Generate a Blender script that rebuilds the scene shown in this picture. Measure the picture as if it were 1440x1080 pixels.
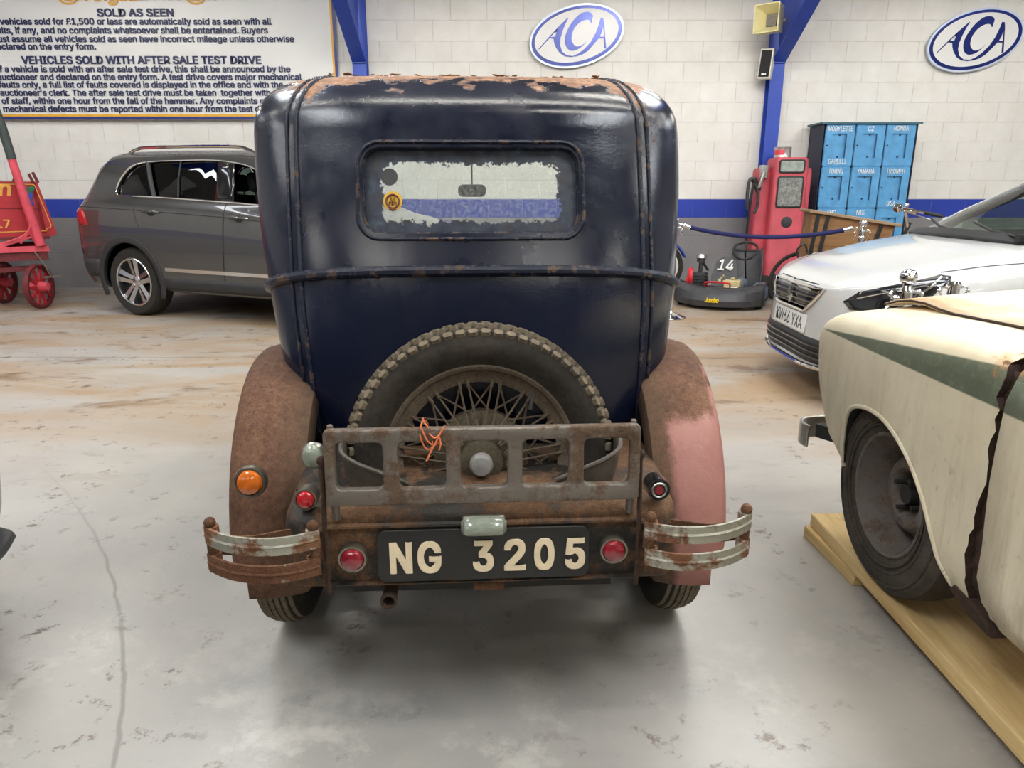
import bpy, bmesh, math, random
from math import sin, cos, pi, sqrt, radians, atan2
from mathutils import Vector, Matrix
random.seed(7)
SC = bpy.context.scene
COL = SC.collection
for _o in list(bpy.data.objects):
    bpy.data.objects.remove(_o, do_unlink=True)

# ------------------------------------------------------------------ camera
cam_data = bpy.data.cameras.new('camera')
cam_data.sensor_width = 36.0
cam_data.lens = 25.0
cam_data.clip_start = 0.05
camera = bpy.data.objects.new('camera', cam_data)
COL.objects.link(camera)
camera.location = (0, 0, 1.29)
camera.rotation_euler = (radians(90 - 15.3), 0, 0)
SC.camera = camera

# ------------------------------------------------------------------ view, world
SC.view_settings.view_transform = 'Standard'
SC.view_settings.look = 'None'
SC.view_settings.gamma = 1.0
SC.view_settings.use_curve_mapping = False
SC.view_settings.exposure = 0.52
world = bpy.data.worlds.new('world')
SC.world = world
world.use_nodes = True
world.node_tree.nodes['Background'].inputs[0].default_value = (0.75, 0.85, 1.0, 1)
world.node_tree.nodes['Background'].inputs[1].default_value = 1.0

ROOF_STRENGTH = 19.0     # daylight through the translucent roof panels
TUBE_STRENGTH = 62.0     # fluorescent tubes
EAVES, RIDGE, RIDGE_Y, BACK_Y, FRONT_Y, LEFT_X, RIGHT_X = 3.95, 5.6, 1.2, 9.69, -7.3, -11.5, 11.5


# a grotesque face that ships inside Blender, else the built-in font
try:
    FONT = bpy.data.fonts.load(bpy.utils.resource_path('LOCAL') + '/datafiles/fonts/Inter.woff2')
except Exception:
    FONT = None


# ------------------------------------------------------------------ mesh helpers
def V(*a):
    return Vector(a)


class MB:
    def __init__(s):
        s.bm = bmesh.new()
        s.mi = 0

    def v(s, p):
        return s.bm.verts.new(p)

    def f(s, vs):
        try:
            f = s.bm.faces.new(vs)
        except ValueError:
            return None
        f.material_index = s.mi
        f.smooth = True
        return f

    def box(s, c, size, rot=None):
        c = Vector(c)
        h = Vector(size) * 0.5
        m = rot.to_matrix() if rot is not None and hasattr(rot, 'to_matrix') else (rot or Matrix.Identity(3))
        vs = []
        for z in (-1, 1):
            for x, y in ((-1, -1), (1, -1), (1, 1), (-1, 1)):
                vs.append(s.v(c + m @ Vector((x * h.x, y * h.y, z * h.z))))
        for q in ((3, 2, 1, 0), (4, 5, 6, 7), (0, 1, 5, 4), (1, 2, 6, 5), (2, 3, 7, 6), (3, 0, 4, 7)):
            s.f([vs[i] for i in q])
        return s

    def bar(s, p0, p1, w, h, up=(0, 0, 1)):
        p0, p1 = Vector(p0), Vector(p1)
        d = p1 - p0
        y = d.normalized()
        x = y.cross(Vector(up))
        if x.length < 1e-4:
            x = y.cross(Vector((1, 0, 0)))
        x.normalize()
        z = x.cross(y)
        s.box((p0 + p1) / 2, (w, d.length, h), Matrix((x, y, z)).transposed())
        return s

    def grid(s, rows, cu=False, cv=False, flip=False):
        vr = [[s.v(p) for p in r] for r in rows]
        n, m = len(vr), len(vr[0])
        for i in range(n if cu else n - 1):
            for j in range(m if cv else m - 1):
                q = [vr[i][j], vr[i][(j + 1) % m], vr[(i + 1) % n][(j + 1) % m], vr[(i + 1) % n][j]]
                s.f(q[::-1] if flip else q)
        return vr

    def tube(s, pts, r, seg=8, closed=False, caps=True, flat=None):
        pts = [Vector(p) for p in pts]
        n = len(pts)
        rs = r if isinstance(r, (list, tuple)) else [r] * n
        rows = []
        prev = None
        for i in range(n):
            if closed:
                t = pts[(i + 1) % n] - pts[i - 1]
            else:
                t = pts[min(i + 1, n - 1)] - pts[max(i - 1, 0)]
            t.normalize()
            if prev is None:
                a = Vector((0, 0, 1)) if abs(t.z) < 0.9 else Vector((1, 0, 0))
                u = t.cross(a).normalized()
            else:
                u = (prev - t * prev.dot(t))
                if u.length < 1e-6:
                    u = t.orthogonal()
                u.normalize()
            prev = u
            w = t.cross(u)
            k = flat or 1.0
            rows.append([pts[i] + (u * cos(2 * pi * j / seg) + w * sin(2 * pi * j / seg) * k) * rs[i] for j in range(seg)])
        vr = s.grid(rows, cu=closed, cv=True)
        if caps and not closed:
            s.f(vr[0])
            s.f(vr[-1][::-1])
        return s

    def cyl(s, p0, p1, r0, r1=None, seg=20, caps=True):
        return s.tube([p0, p1], [r0, r0 if r1 is None else r1], seg, caps=caps)

    def lathe(s, prof, o=(0, 0, 0), axis=(0, 0, 1), seg=32, a0=0.0, a1=2 * pi, closed=False, ref=None):
        """prof: list of (radius, height along axis)"""
        o = Vector(o)
        ax = Vector(axis).normalized()
        u = Vector(ref).normalized() if ref else ax.orthogonal().normalized()
        w = ax.cross(u)
        full = abs(a1 - a0 - 2 * pi) < 1e-6
        k = seg if full else seg + 1
        rows = []
        for (r, h) in prof:
            rows.append([o + ax * h + (u * cos(a0 + (a1 - a0) * j / seg) + w * sin(a0 + (a1 - a0) * j / seg)) * max(r, 1e-4) for j in range(k)])
        vr = s.grid(rows, cu=closed, cv=full, flip=True)
        if not closed and full:
            if prof[0][0] > 2e-3:
                pass
        return vr

    def ball(s, c, r, sc=(1, 1, 1), seg=16, ring=10):
        c = Vector(c)
        rows = []
        for i in range(ring + 1):
            a = -pi / 2 + pi * i / ring
            rr = max(cos(a), 1e-3)
            rows.append([c + Vector((cos(2 * pi * j / seg) * rr * r * sc[0], sin(2 * pi * j / seg) * rr * r * sc[1], sin(a) * r * sc[2])) for j in range(seg)])
        s.grid(rows, cv=True)
        return s

    def strip(s, pts, half, thick, up):
        """a flat bar of half-height half (along up) and thickness thick, swept along pts"""
        pts = [Vector(p) for p in pts]
        up = Vector(up)
        n = len(pts)
        rows = []
        for i in range(n):
            t = (pts[min(i + 1, n - 1)] - pts[max(i - 1, 0)]).normalized()
            nr = t.cross(up).normalized()
            hh = half[i] if isinstance(half, (list, tuple)) else half
            a, b = pts[i] + nr * thick / 2, pts[i] - nr * thick / 2
            rows.append([a - up * hh, a + up * hh, b + up * hh, b - up * hh])
        vr = s.grid(rows, cv=True)
        s.f(vr[0][::-1])
        s.f(vr[-1])
        return s

    def poly(s, outline, o, U, W, thick, N=None):
        """prism: 2D outline (u,v) in frame o,U,W, extruded by thick along U x W"""
        o, U, W = Vector(o), Vector(U), Vector(W)
        N = Vector(N) if N is not None else U.cross(W).normalized()
        a = [s.v(o + U * p[0] + W * p[1]) for p in outline]
        b = [s.v(o + U * p[0] + W * p[1] + N * thick) for p in outline]
        s.f(a[::-1])
        s.f(b)
        n = len(a)
        for i in range(n):
            s.f([a[i], a[(i + 1) % n], b[(i + 1) % n], b[i]])
        return s

    def add_mesh(s, me, mat=None):
        n0 = len(s.bm.faces)
        tmp = me.copy()
        if mat is not None:
            tmp.transform(mat)
        s.bm.from_mesh(tmp)
        bpy.data.meshes.remove(tmp)
        s.bm.faces.ensure_lookup_table()
        for f in s.bm.faces[n0:]:
            f.material_index = s.mi
            f.smooth = True
        return s

    def mesh(s, name='mesh', sharp=35, weld=True, normals=True):
        if weld:
            bmesh.ops.remove_doubles(s.bm, verts=s.bm.verts, dist=1e-5)
        if normals:
            bmesh.ops.recalc_face_normals(s.bm, faces=s.bm.faces)
        me = bpy.data.meshes.new(name)
        s.bm.to_mesh(me)
        s.bm.free()
        if sharp is not None:
            me.set_sharp_from_angle(angle=radians(sharp))
        return me

    def build(s, name, mats, parent=None, sharp=35, bevel=0, solid=0, weld=True, normals=True, segs=2):
        me = s.mesh(name, sharp, weld, normals)
        return link(name, me, mats, parent, bevel, solid, segs)


def link(name, me, mats, parent=None, bevel=0, solid=0, segs=2):
    o = bpy.data.objects.new(name, me)
    COL.objects.link(o)
    if not isinstance(mats, (list, tuple)):
        mats = [mats]
    for m in mats:
        me.materials.append(m)
    if parent is not None:
        o.parent = parent
    if solid:
        md = o.modifiers.new('solid', 'SOLIDIFY')
        md.thickness = solid
        md.offset = -1
    if bevel:
        md = o.modifiers.new('bevel', 'BEVEL')
        md.width = bevel
        md.segments = segs
        md.limit_method = 'ANGLE'
        md.angle_limit = radians(40)
    return o


def empty(name, label, cat, loc=(0, 0, 0), rz=0.0, group=None, rx=0, ry=0):
    o = bpy.data.objects.new(name, None)
    o.empty_display_size = 0.1
    COL.objects.link(o)
    o.location = loc
    o.rotation_euler = (radians(rx), radians(ry), radians(rz))
    tag(o, label, cat, group)
    return o


def tag(o, label=None, cat=None, group=None, kind=None):
    if label:
        o['label'] = label
    if cat:
        o['category'] = cat
    if group:
        o['group'] = group
    if kind:
        o['kind'] = kind
    return o


def baked(o):
    """replace an object's mesh by its evaluated mesh and drop the modifiers"""
    bpy.context.view_layer.update()
    dg = bpy.context.evaluated_depsgraph_get()
    me = bpy.data.meshes.new_from_object(o.evaluated_get(dg))
    o.modifiers.clear()
    o.data = me
    return me


def cut(o, cutters, sharp=35):
    """boolean difference with MB cutters, applied"""
    tmp = []
    for c in cutters:
        me = c.mesh('cutter', None)
        co = bpy.data.objects.new('cutter', me)
        COL.objects.link(co)
        co.parent = o.parent
        md = o.modifiers.new('cut', 'BOOLEAN')
        md.operation = 'DIFFERENCE'
        md.solver = 'EXACT'
        md.object = co
        tmp.append(co)
    me = baked(o)
    for co in tmp:
        d = co.data
        bpy.data.objects.remove(co, do_unlink=True)
        bpy.data.meshes.remove(d)
    me.set_sharp_from_angle(angle=radians(sharp))
    return o


def frame_matrix(o, U, W, N=None):
    U, W = Vector(U), Vector(W)
    N = Vector(N) if N is not None else U.cross(W).normalized()
    m = Matrix((U, W, N)).transposed().to_4x4()
    m.translation = Vector(o)
    return m


def curve_mesh(cu):
    o = bpy.data.objects.new('tmp', cu)
    COL.objects.link(o)
    bpy.context.view_layer.update()
    dg = bpy.context.evaluated_depsgraph_get()
    me = bpy.data.meshes.new_from_object(o.evaluated_get(dg))
    bpy.data.objects.remove(o, do_unlink=True)
    bpy.data.curves.remove(cu)
    return me


def plate_mesh(outlines, thick, bevel=0.0):
    """flat plate in XY from outlines (later outlines inside earlier ones are holes), z from 0 to thick"""
    cu = bpy.data.curves.new('c', 'CURVE')
    cu.dimensions = '2D'
    cu.fill_mode = 'BOTH'
    cu.extrude = max(thick / 2 - bevel, 1e-5)
    cu.bevel_depth = bevel
    cu.bevel_resolution = 1
    for ol in outlines:
        sp = cu.splines.new('POLY')
        sp.points.add(len(ol) - 1)
        for p, q in zip(sp.points, ol):
            p.co = (q[0], q[1], 0, 1)
        sp.use_cyclic_u = True
    me = curve_mesh(cu)
    me.transform(Matrix.Translation((0, 0, thick / 2)))
    return me


def text_mesh(txt, height=None, width=None, bold=0.0, thick=0.002, align='CENTER', xs=1.0, shear=0.0, ref='H', sp=1.0):
    """text in XY; height = cap height; width (optional) = total width"""
    def mk(t, al, off=0.0):
        cu = bpy.data.curves.new('t', 'FONT')
        cu.body = t
        if FONT is not None:
            cu.font = FONT
        cu.size = 1.0
        cu.align_x = al
        cu.offset = off
        cu.shear = shear
        cu.space_character = sp
        cu.extrude = 0.01
        cu.resolution_u = 3
        return curve_mesh(cu)
    h = mk(ref, 'LEFT')
    ys = [v.co.y for v in h.vertices]
    cap = max(ys) - min(ys)
    base = min(ys)
    bpy.data.meshes.remove(h)
    me = mk(txt, align)
    k = height / cap
    kx = k * xs
    xv = [v.co.x for v in me.vertices]
    if width is not None:
        kx = width / (max(xv) - min(xv))
    cx = (max(xv) + min(xv)) / 2 if align == 'CENTER' else 0
    for v in me.vertices:
        v.co = Vector(((v.co.x - cx) * kx, (v.co.y - base) * k, (v.co.z + 0.01) / 0.02 * thick))
    if bold <= 0:
        return me
    # heavier strokes: the outline laid over itself a hair apart in every direction
    bm = bmesh.new()
    d = bold * height
    for i, (du, dv) in enumerate(((-1, -.7), (1, -.7), (1, .7), (-1, .7), (0, .7), (0, -.7))):
        t = me.copy()
        t.transform(Matrix.Translation((d * du, d * dv, thick * .06 * (i + 1))))
        bm.from_mesh(t)
        bpy.data.meshes.remove(t)
    bm.to_mesh(me)
    bm.free()
    return me


def rrect(w, h, r, n=5, cx=0, cy=0):
    pts = []
    for (sx, sy, a0) in ((1, 1, 0), (-1, 1, 90), (-1, -1, 180), (1, -1, 270)):
        for i in range(n + 1):
            a = radians(a0 + 90 * i / n)
            pts.append((cx + sx * (w / 2 - r) + r * cos(a), cy + sy * (h / 2 - r) + r * sin(a)))
    return pts


def smooth_closed(pts, n=4):
    m = len(pts)
    out = []
    for i in range(m):
        p0, p1, p2, p3 = [Vector(pts[(i + k) % m]) for k in (-1, 0, 1, 2)]
        for j in range(n):
            t = j / n
            out.append(0.5 * ((2 * p1) + (p2 - p0) * t + (2 * p0 - 5 * p1 + 4 * p2 - p3) * t * t + (3 * p1 - p0 - 3 * p2 + p3) * t ** 3))
    return out


def smooth_open(pts, n=6):
    P = [Vector(p) for p in pts]
    P = [2 * P[0] - P[1]] + P + [2 * P[-1] - P[-2]]
    out = []
    for i in range(1, len(P) - 2):
        p0, p1, p2, p3 = P[i - 1:i + 3]
        for j in range(n):
            t = j / n
            out.append(0.5 * ((2 * p1) + (p2 - p0) * t + (2 * p0 - 5 * p1 + 4 * p2 - p3) * t * t + (3 * p1 - p0 - 3 * p2 + p3) * t ** 3))
    out.append(P[-2])
    return out


def pchip(keys):
    """monotone cubic through (x, y) keys"""
    xs = [k[0] for k in keys]
    ys = [k[1] for k in keys]
    n = len(xs)
    d = [(ys[i + 1] - ys[i]) / (xs[i + 1] - xs[i]) for i in range(n - 1)]
    m = [d[0]] + [0 if d[i - 1] * d[i] <= 0 else 2 * d[i - 1] * d[i] / (d[i - 1] + d[i]) for i in range(1, n - 1)] + [d[-1]]

    def f(x):
        if x <= xs[0]:
            return ys[0]
        if x >= xs[-1]:
            return ys[-1]
        i = max(j for j in range(n - 1) if xs[j] <= x)
        h = xs[i + 1] - xs[i]
        t = (x - xs[i]) / h
        return (ys[i] * (1 + 2 * t) * (1 - t) ** 2 + m[i] * h * t * (1 - t) ** 2 + ys[i + 1] * t * t * (3 - 2 * t) + m[i + 1] * h * t * t * (t - 1))
    return f


class Loft:
    """car body: levels = list of (w keys, z keys) over s (along +y); level 0 and the last lie on the centre line"""

    def __init__(s, levels, n=4):
        s.lv = [(pchip(w), pchip(z)) for w, z in levels]
        s.n = n

    def section(s, y):
        P = [Vector((w(y), z(y))) for w, z in s.lv]
        P = [Vector((-P[1].x, P[1].y))] + P + [Vector((-P[-2].x, P[-2].y))]
        out = []
        for i in range(1, len(P) - 2):
            p0, p1, p2, p3 = P[i - 1:i + 3]
            for j in range(s.n):
                t = j / s.n
                # centripetal-like damping: tangent scaled to the chord
                L = (p2 - p1).length
                m1 = (p2 - p0)
                m2 = (p3 - p1)
                m1 = m1.normalized() * L if m1.length > 1e-6 else Vector((0, 0))
                m2 = m2.normalized() * L if m2.length > 1e-6 else Vector((0, 0))
                q = (2 * t ** 3 - 3 * t * t + 1) * p1 + (t ** 3 - 2 * t * t + t) * m1 + (-2 * t ** 3 + 3 * t * t) * p2 + (t ** 3 - t * t) * m2
                out.append(Vector((max(q.x, 0), q.y)))
        out.append(P[-2])
        return out

    def hw(s, y, z):
        S = s.section(y)
        best = 0
        for a, b in zip(S, S[1:]):
            if min(a.y, b.y) - 1e-6 <= z <= max(a.y, b.y) + 1e-6:
                k = 0 if abs(b.y - a.y) < 1e-6 else (z - a.y) / (b.y - a.y)
                best = max(best, a.x + (b.x - a.x) * k)
        return best

    def zt(s, y, x):
        S = s.section(y)[::-1]
        x = abs(x)
        for a, b in zip(S, S[1:]):
            if a.x - 1e-6 <= x <= b.x + 1e-6:
                k = 0 if abs(b.x - a.x) < 1e-6 else (x - a.x) / (b.x - a.x)
                return a.y + (b.y - a.y) * k
        return S[-1].y

    def mb(s, ys):
        b = MB()
        rows = []
        for y in ys:
            S = s.section(y)
            S[0].x = S[-1].x = 0
            rows.append([V(p.x, y, p.y) for p in S] + [V(-p.x, y, p.y) for p in S[-2:0:-1]])
        vr = b.grid(rows, cv=True)
        for r in (vr[0], vr[-1]):
            c = b.v(sum((q.co for q in r), Vector()) / len(r))
            for i in range(len(r)):
                b.f([c, r[i], r[(i + 1) % len(r)]])
        return b

    def side_patch(s, outline, side, off=0.0, n=3):
        """a pane following the body side, outline in (y, z)"""
        b = MB()
        cy = sum(p[0] for p in outline) / len(outline)
        cz = sum(p[1] for p in outline) / len(outline)
        rows = []
        for i in range(n):
            k = 1 - i / n
            rows.append([(cy + (p[0] - cy) * k, cz + (p[1] - cz) * k) for p in outline])
        R = [[V(side * (s.hw(p[0], p[1]) + off), p[0], p[1]) for p in r] for r in rows]
        vr = b.grid(R, cv=True)
        c = b.v(V(side * (s.hw(cy, cz) + off), cy, cz))
        for i in range(len(vr[-1])):
            b.f([c, vr[-1][i], vr[-1][(i + 1) % len(vr[-1])]])
        return b

    def side_line(s, pts, side, off=0.0):
        return [V(side * (s.hw(p[0], p[1]) + off), p[0], p[1]) for p in pts]


def side_cutter(outline, x0, x1):
    return MB().poly(outline, (x0, 0, 0), (0, 1, 0), (0, 0, 1), x1 - x0, N=(1, 0, 0))


def frange(a, b, n):
    return [a + (b - a) * i / n for i in range(n + 1)]


# ------------------------------------------------------------------ materials
class NT:
    def __init__(s, name):
        s.m = bpy.data.materials.new(name)
        s.m.use_nodes = True
        s.t = s.m.node_tree
        s.t.nodes.clear()
        s.out = s.t.nodes.new('ShaderNodeOutputMaterial')
        s._co = None

    def n(s, kind, **kw):
        nd = s.t.nodes.new('ShaderNode' + kind)
        for k, v in kw.items():
            setattr(nd, k, v)
        return nd

    def set(s, sock, v):
        if isinstance(v, bpy.types.NodeSocket):
            s.t.links.new(v, sock)
        elif isinstance(v, (tuple, list)) and sock.type == 'RGBA':
            sock.default_value = (*v[:3], 1)
        else:
            sock.default_value = v

    def co(s):
        if s._co is None:
            s._co = s.n('TexCoord').outputs['Object']
        return s._co

    def map(s, scale=(1, 1, 1), loc=(0, 0, 0), rot=(0, 0, 0), vec=None):
        nd = s.n('Mapping')
        s.set(nd.inputs['Vector'], vec or s.co())
        nd.inputs['Scale'].default_value = scale
        nd.inputs['Location'].default_value = loc
        nd.inputs['Rotation'].default_value = rot
        return nd.outputs[0]

    def noise(s, scale, detail=4, rough=0.55, vec=None, dist=0.0, color=False):
        nd = s.n('TexNoise')
        s.set(nd.inputs['Vector'], vec or s.co())
        nd.inputs['Scale'].default_value = scale
        nd.inputs['Detail'].default_value = detail
        nd.inputs['Roughness'].default_value = rough
        nd.inputs['Distortion'].default_value = dist
        return nd.outputs['Color' if color else 'Fac']

    def voro(s, scale, vec=None, feature='F1'):
        nd = s.n('TexVoronoi', feature=feature)
        s.set(nd.inputs['Vector'], vec or s.co())
        nd.inputs['Scale'].default_value = scale
        return nd.outputs['Distance']

    def wave(s, scale, vec=None, dist=0.0, detail=2, dirn='X', dscale=1.0):
        nd = s.n('TexWave', bands_direction=dirn)
        s.set(nd.inputs['Vector'], vec or s.co())
        nd.inputs['Scale'].default_value = scale
        nd.inputs['Distortion'].default_value = dist
        nd.inputs['Detail'].default_value = detail
        nd.inputs['Detail Scale'].default_value = dscale
        return nd.outputs['Fac']

    def ramp(s, fac, stops, interp='LINEAR'):
        nd = s.n('ValToRGB')
        cr = nd.color_ramp
        cr.interpolation = interp
        while len(cr.elements) < len(stops):
            cr.elements.new(0.5)
        for e, (p, c) in zip(cr.elements, stops):
            e.position = p
            e.color = (c, c, c, 1) if isinstance(c, (int, float)) else (*c[:3], 1)
        s.set(nd.inputs[0], fac)
        return nd.outputs[0]

    def mix(s, fac, a, b, mode='MIX'):
        nd = s.n('MixRGB', blend_type=mode)
        s.set(nd.inputs[0], fac)
        s.set(nd.inputs[1], a)
        s.set(nd.inputs[2], b)
        return nd.outputs[0]

    def math(s, op, a, b=0.0, clamp=False):
        nd = s.n('Math', operation=op, use_clamp=clamp)
        s.set(nd.inputs[0], a)
        s.set(nd.inputs[1], b)
        return nd.outputs[0]

    def xyz(s, vec=None):
        nd = s.n('SeparateXYZ')
        s.set(nd.inputs[0], vec or s.co())
        return nd.outputs

    def step(s, x, a, b):
        """0 at a, 1 at b"""
        nd = s.n('MapRange')
        nd.clamp = True
        s.set(nd.inputs['Value'], x)
        nd.inputs['From Min'].default_value = a
        nd.inputs['From Max'].default_value = b
        return nd.outputs[0]

    def bump(s, h, strength=0.3, dist=0.01, normal=None):
        nd = s.n('Bump')
        nd.inputs['Strength'].default_value = strength
        nd.inputs['Distance'].default_value = dist
        s.set(nd.inputs['Height'], h)
        if normal is not None:
            s.set(nd.inputs['Normal'], normal)
        return nd.outputs[0]

    def pbr(s, base, rough=0.5, metal=0.0, normal=None, coat=0.0, coat_rough=0.05, spec=None, emit=None, estr=0.0, trans=None, alpha=None):
        nd = s.n('BsdfPrincipled')
        s.set(nd.inputs['Base Color'], base)
        s.set(nd.inputs['Roughness'], rough)
        s.set(nd.inputs['Metallic'], metal)
        if normal is not None:
            s.set(nd.inputs['Normal'], normal)
        s.set(nd.inputs['Coat Weight'], coat)
        nd.inputs['Coat Roughness'].default_value = coat_rough
        if spec is not None:
            s.set(nd.inputs['Specular IOR Level'], spec)
        if emit is not None:
            s.set(nd.inputs['Emission Color'], emit)
            nd.inputs['Emission Strength'].default_value = estr
        if trans is not None:
            s.set(nd.inputs['Transmission Weight'], trans)
        if alpha is not None:
            s.set(nd.inputs['Alpha'], alpha)
        return nd.outputs[0]

    def done(s, sh):
        s.t.links.new(sh, s.out.inputs['Surface'])
        return s.m


def plain(name, base, rough=0.5, metal=0.0, coat=0.0, var=0.12, scale=8, bump=0.0):
    t = NT(name)
    n = t.noise(scale, 5)
    dark = tuple(c * (1 - var) for c in base)
    lite = tuple(min(c * (1 + var), 1) for c in base)
    col = t.ramp(n, [(0.3, dark), (0.7, lite)])
    nm = t.bump(t.noise(scale * 12, 3), bump, 0.004) if bump else None
    return t.done(t.pbr(col, rough, metal, nm, coat))


def glass(name, tint=(0.9, 0.95, 0.93), gl=0.06, rough=0.0):
    """thin pane: clear with mirror reflection"""
    t = NT(name)
    tr = t.n('BsdfTransparent')
    t.set(tr.inputs[0], tint)
    g = t.n('BsdfGlossy')
    g.inputs['Roughness'].default_value = rough
    lw = t.n('LayerWeight')
    lw.inputs['Blend'].default_value = 0.25
    fac = t.math('ADD', t.math('MULTIPLY', lw.outputs['Fresnel'], 0.8), gl, clamp=True)
    mx = t.n('MixShader')
    t.set(mx.inputs[0], fac)
    t.t.links.new(tr.outputs[0], mx.inputs[1])
    t.t.links.new(g.outputs[0], mx.inputs[2])
    return t.done(mx.outputs[0])


def lens(name, col, rough=0.12, scale=120):
    t = NT(name)
    c = t.ramp(t.noise(30, 3), [(0.3, tuple(k * 0.75 for k in col)), (0.7, col)])
    nm = t.bump(t.voro(scale), 0.25, 0.002)
    return t.done(t.pbr(c, rough, 0.0, nm, coat=0.8))


def rusty(name, base=((0.035, 0.018, 0.010), (0.12, 0.055, 0.026), (0.21, 0.10, 0.05)), paint=None, amount=0.5, rough=0.85, metal=0.0, scale=6.0):
    t = NT(name)
    n1 = t.noise(scale, 8, 0.65)
    n2 = t.noise(scale * 14, 4, 0.7)
    n3 = t.noise(scale * 45, 3, 0.6)
    k = t.math('ADD', t.math('MULTIPLY', n1, 0.55), t.math('MULTIPLY', n2, 0.45))
    c = t.ramp(k, [(0.32, base[0]), (0.5, base[1]), (0.68, base[2])])
    c = t.mix(t.ramp(n3, [(0.42, 0.0), (0.62, 0.6)]), c, base[0])
    r = rough
    me = 0.0
    if paint:
        col, prough, pmetal = paint
        n4 = t.noise(scale * 1.3, 9, 0.7, vec=t.map(loc=(3.1, 1.7, 0.4)))
        msk = t.ramp(n4, [(max(amount - 0.04, 0), 1.0), (min(amount + 0.04, 1), 0.0)])
        c = t.mix(msk, c, col)
        r = t.math('ADD', t.math('MULTIPLY', msk, prough - rough), rough)
        me = t.math('MULTIPLY', msk, pmetal)
    nm = t.bump(t.math('ADD', n2, n3), 0.45, 0.004)
    return t.done(t.pbr(c, r, me, nm, spec=0.3))


def emission(name, col, strength):
    t = NT(name)
    e = t.n('Emission')
    e.inputs[0].default_value = (*col, 1)
    e.inputs[1].default_value = strength
    return t.done(e.outputs[0])


def srgb(r, g, b):
    f = lambda c: (c / 255) / 12.92 if c / 255 <= 0.04045 else ((c / 255 + 0.055) / 1.055) ** 2.4
    return (f(r), f(g), f(b))


# floor: grey painted concrete, worn and dirty
def floor_material():
    t = NT('painted_concrete')
    co = t.co()
    x, y, z = t.xyz()
    n1 = t.noise(0.55, 6, 0.6, vec=t.map((1, 1.3, 1)))
    n2 = t.noise(3.0, 8, 0.65)
    n3 = t.noise(26, 6, 0.7)
    c = t.ramp(n1, [(0.3, srgb(152, 149, 145)), (0.7, srgb(172, 168, 161))])
    c = t.mix(t.ramp(n2, [(0.45, 0.0), (0.75, 0.5)]), c, srgb(182, 176, 166))
    # bare, dirty brown traffic bands further into the hall
    far = t.step(t.math('ADD', y, t.math('MULTIPLY', t.noise(0.9, 4), 2.2)), 3.9, 5.6)
    band = t.noise(1.0, 7, 0.62, vec=t.map((0.65, 1.7, 1), rot=(0, 0, 0.12)), dist=0.6)
    c = t.mix(t.math('MULTIPLY', far, t.ramp(band, [(0.40, 0.1), (0.60, 0.95)])), c, srgb(158, 132, 102))
    st = t.noise(1.5, 9, 0.7, vec=t.map((0.9, 2.1, 1), loc=(7, 2, 0)), dist=0.5)
    c = t.mix(t.math('MULTIPLY', t.ramp(st, [(0.56, 0.0), (0.64, 0.85)]), t.step(y, 2.6, 4.5)), c, srgb(112, 90, 68))
    # mud specks and stains
    sp = t.noise(9, 10, 0.75, vec=t.map(loc=(1.3, 4.4, 0)))
    cl = t.noise(1.3, 3, 0.5, vec=t.map(loc=(5.3, 9.4, 0)))
    m = t.math('MULTIPLY', t.ramp(sp, [(0.57, 0.0), (0.63, 0.9)]), t.ramp(cl, [(0.42, 0.0), (0.6, 1.0)]))
    c = t.mix(m, c, srgb(96, 82, 66))
    c = t.mix(t.ramp(n3, [(0.66, 0.0), (0.74, 0.5)]), c, srgb(120, 112, 100))
    # pale scuffed paint patches in the foreground
    pk = t.noise(2.1, 9, 0.72, vec=t.map(loc=(2.2, 0.4, 0)))
    pm = t.math('MULTIPLY', t.ramp(pk, [(0.52, 0.0), (0.6, 0.8)]), t.step(t.math('MULTIPLY', y, -1.0), -2.1, -1.0))
    c = t.mix(pm, c, srgb(206, 202, 192))
    # one long joint line beside the old car
    w = t.math('ADD', x, t.math('ADD', t.math('MULTIPLY', t.math('POWER', t.math('MAXIMUM', y, 0.0), 2.0), 0.18), t.math('ADD', t.math('MULTIPLY', y, -0.0897), 0.7144)))
    w = t.math('ADD', w, t.math('MULTIPLY', t.math('SUBTRACT', t.noise(7, 4), 0.5), 0.03))
    ln = t.math('MULTIPLY', t.step(t.math('ABSOLUTE', w), 0.010, 0.003), t.step(y, 3.3, 2.3))
    c = t.mix(t.math('MULTIPLY', ln, 0.6), c, srgb(110, 106, 100))
    # cross joint behind the old car
    w2 = t.math('SUBTRACT', t.math('ADD', y, t.math('MULTIPLY', t.noise(2, 3), 0.05)), 5.55)
    c = t.mix(t.math('MULTIPLY', t.step(t.math('ABSOLUTE', w2), 0.02, 0.008), 0.5), c, srgb(128, 116, 100))
    r = t.math('ADD', t.math('MULTIPLY', n2, 0.3), 0.16)
    r = t.math('ADD', r, t.math('MULTIPLY', m, 0.3))
    r = t.math('ADD', r, t.math('MULTIPLY', far, 0.22), clamp=True)
    nm = t.bump(t.math('ADD', t.noise(38, 4), t.math('MULTIPLY', n2, 1.5)), 0.12, 0.006)
    return t.done(t.pbr(c, r, 0, nm, spec=0.5))


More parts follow.
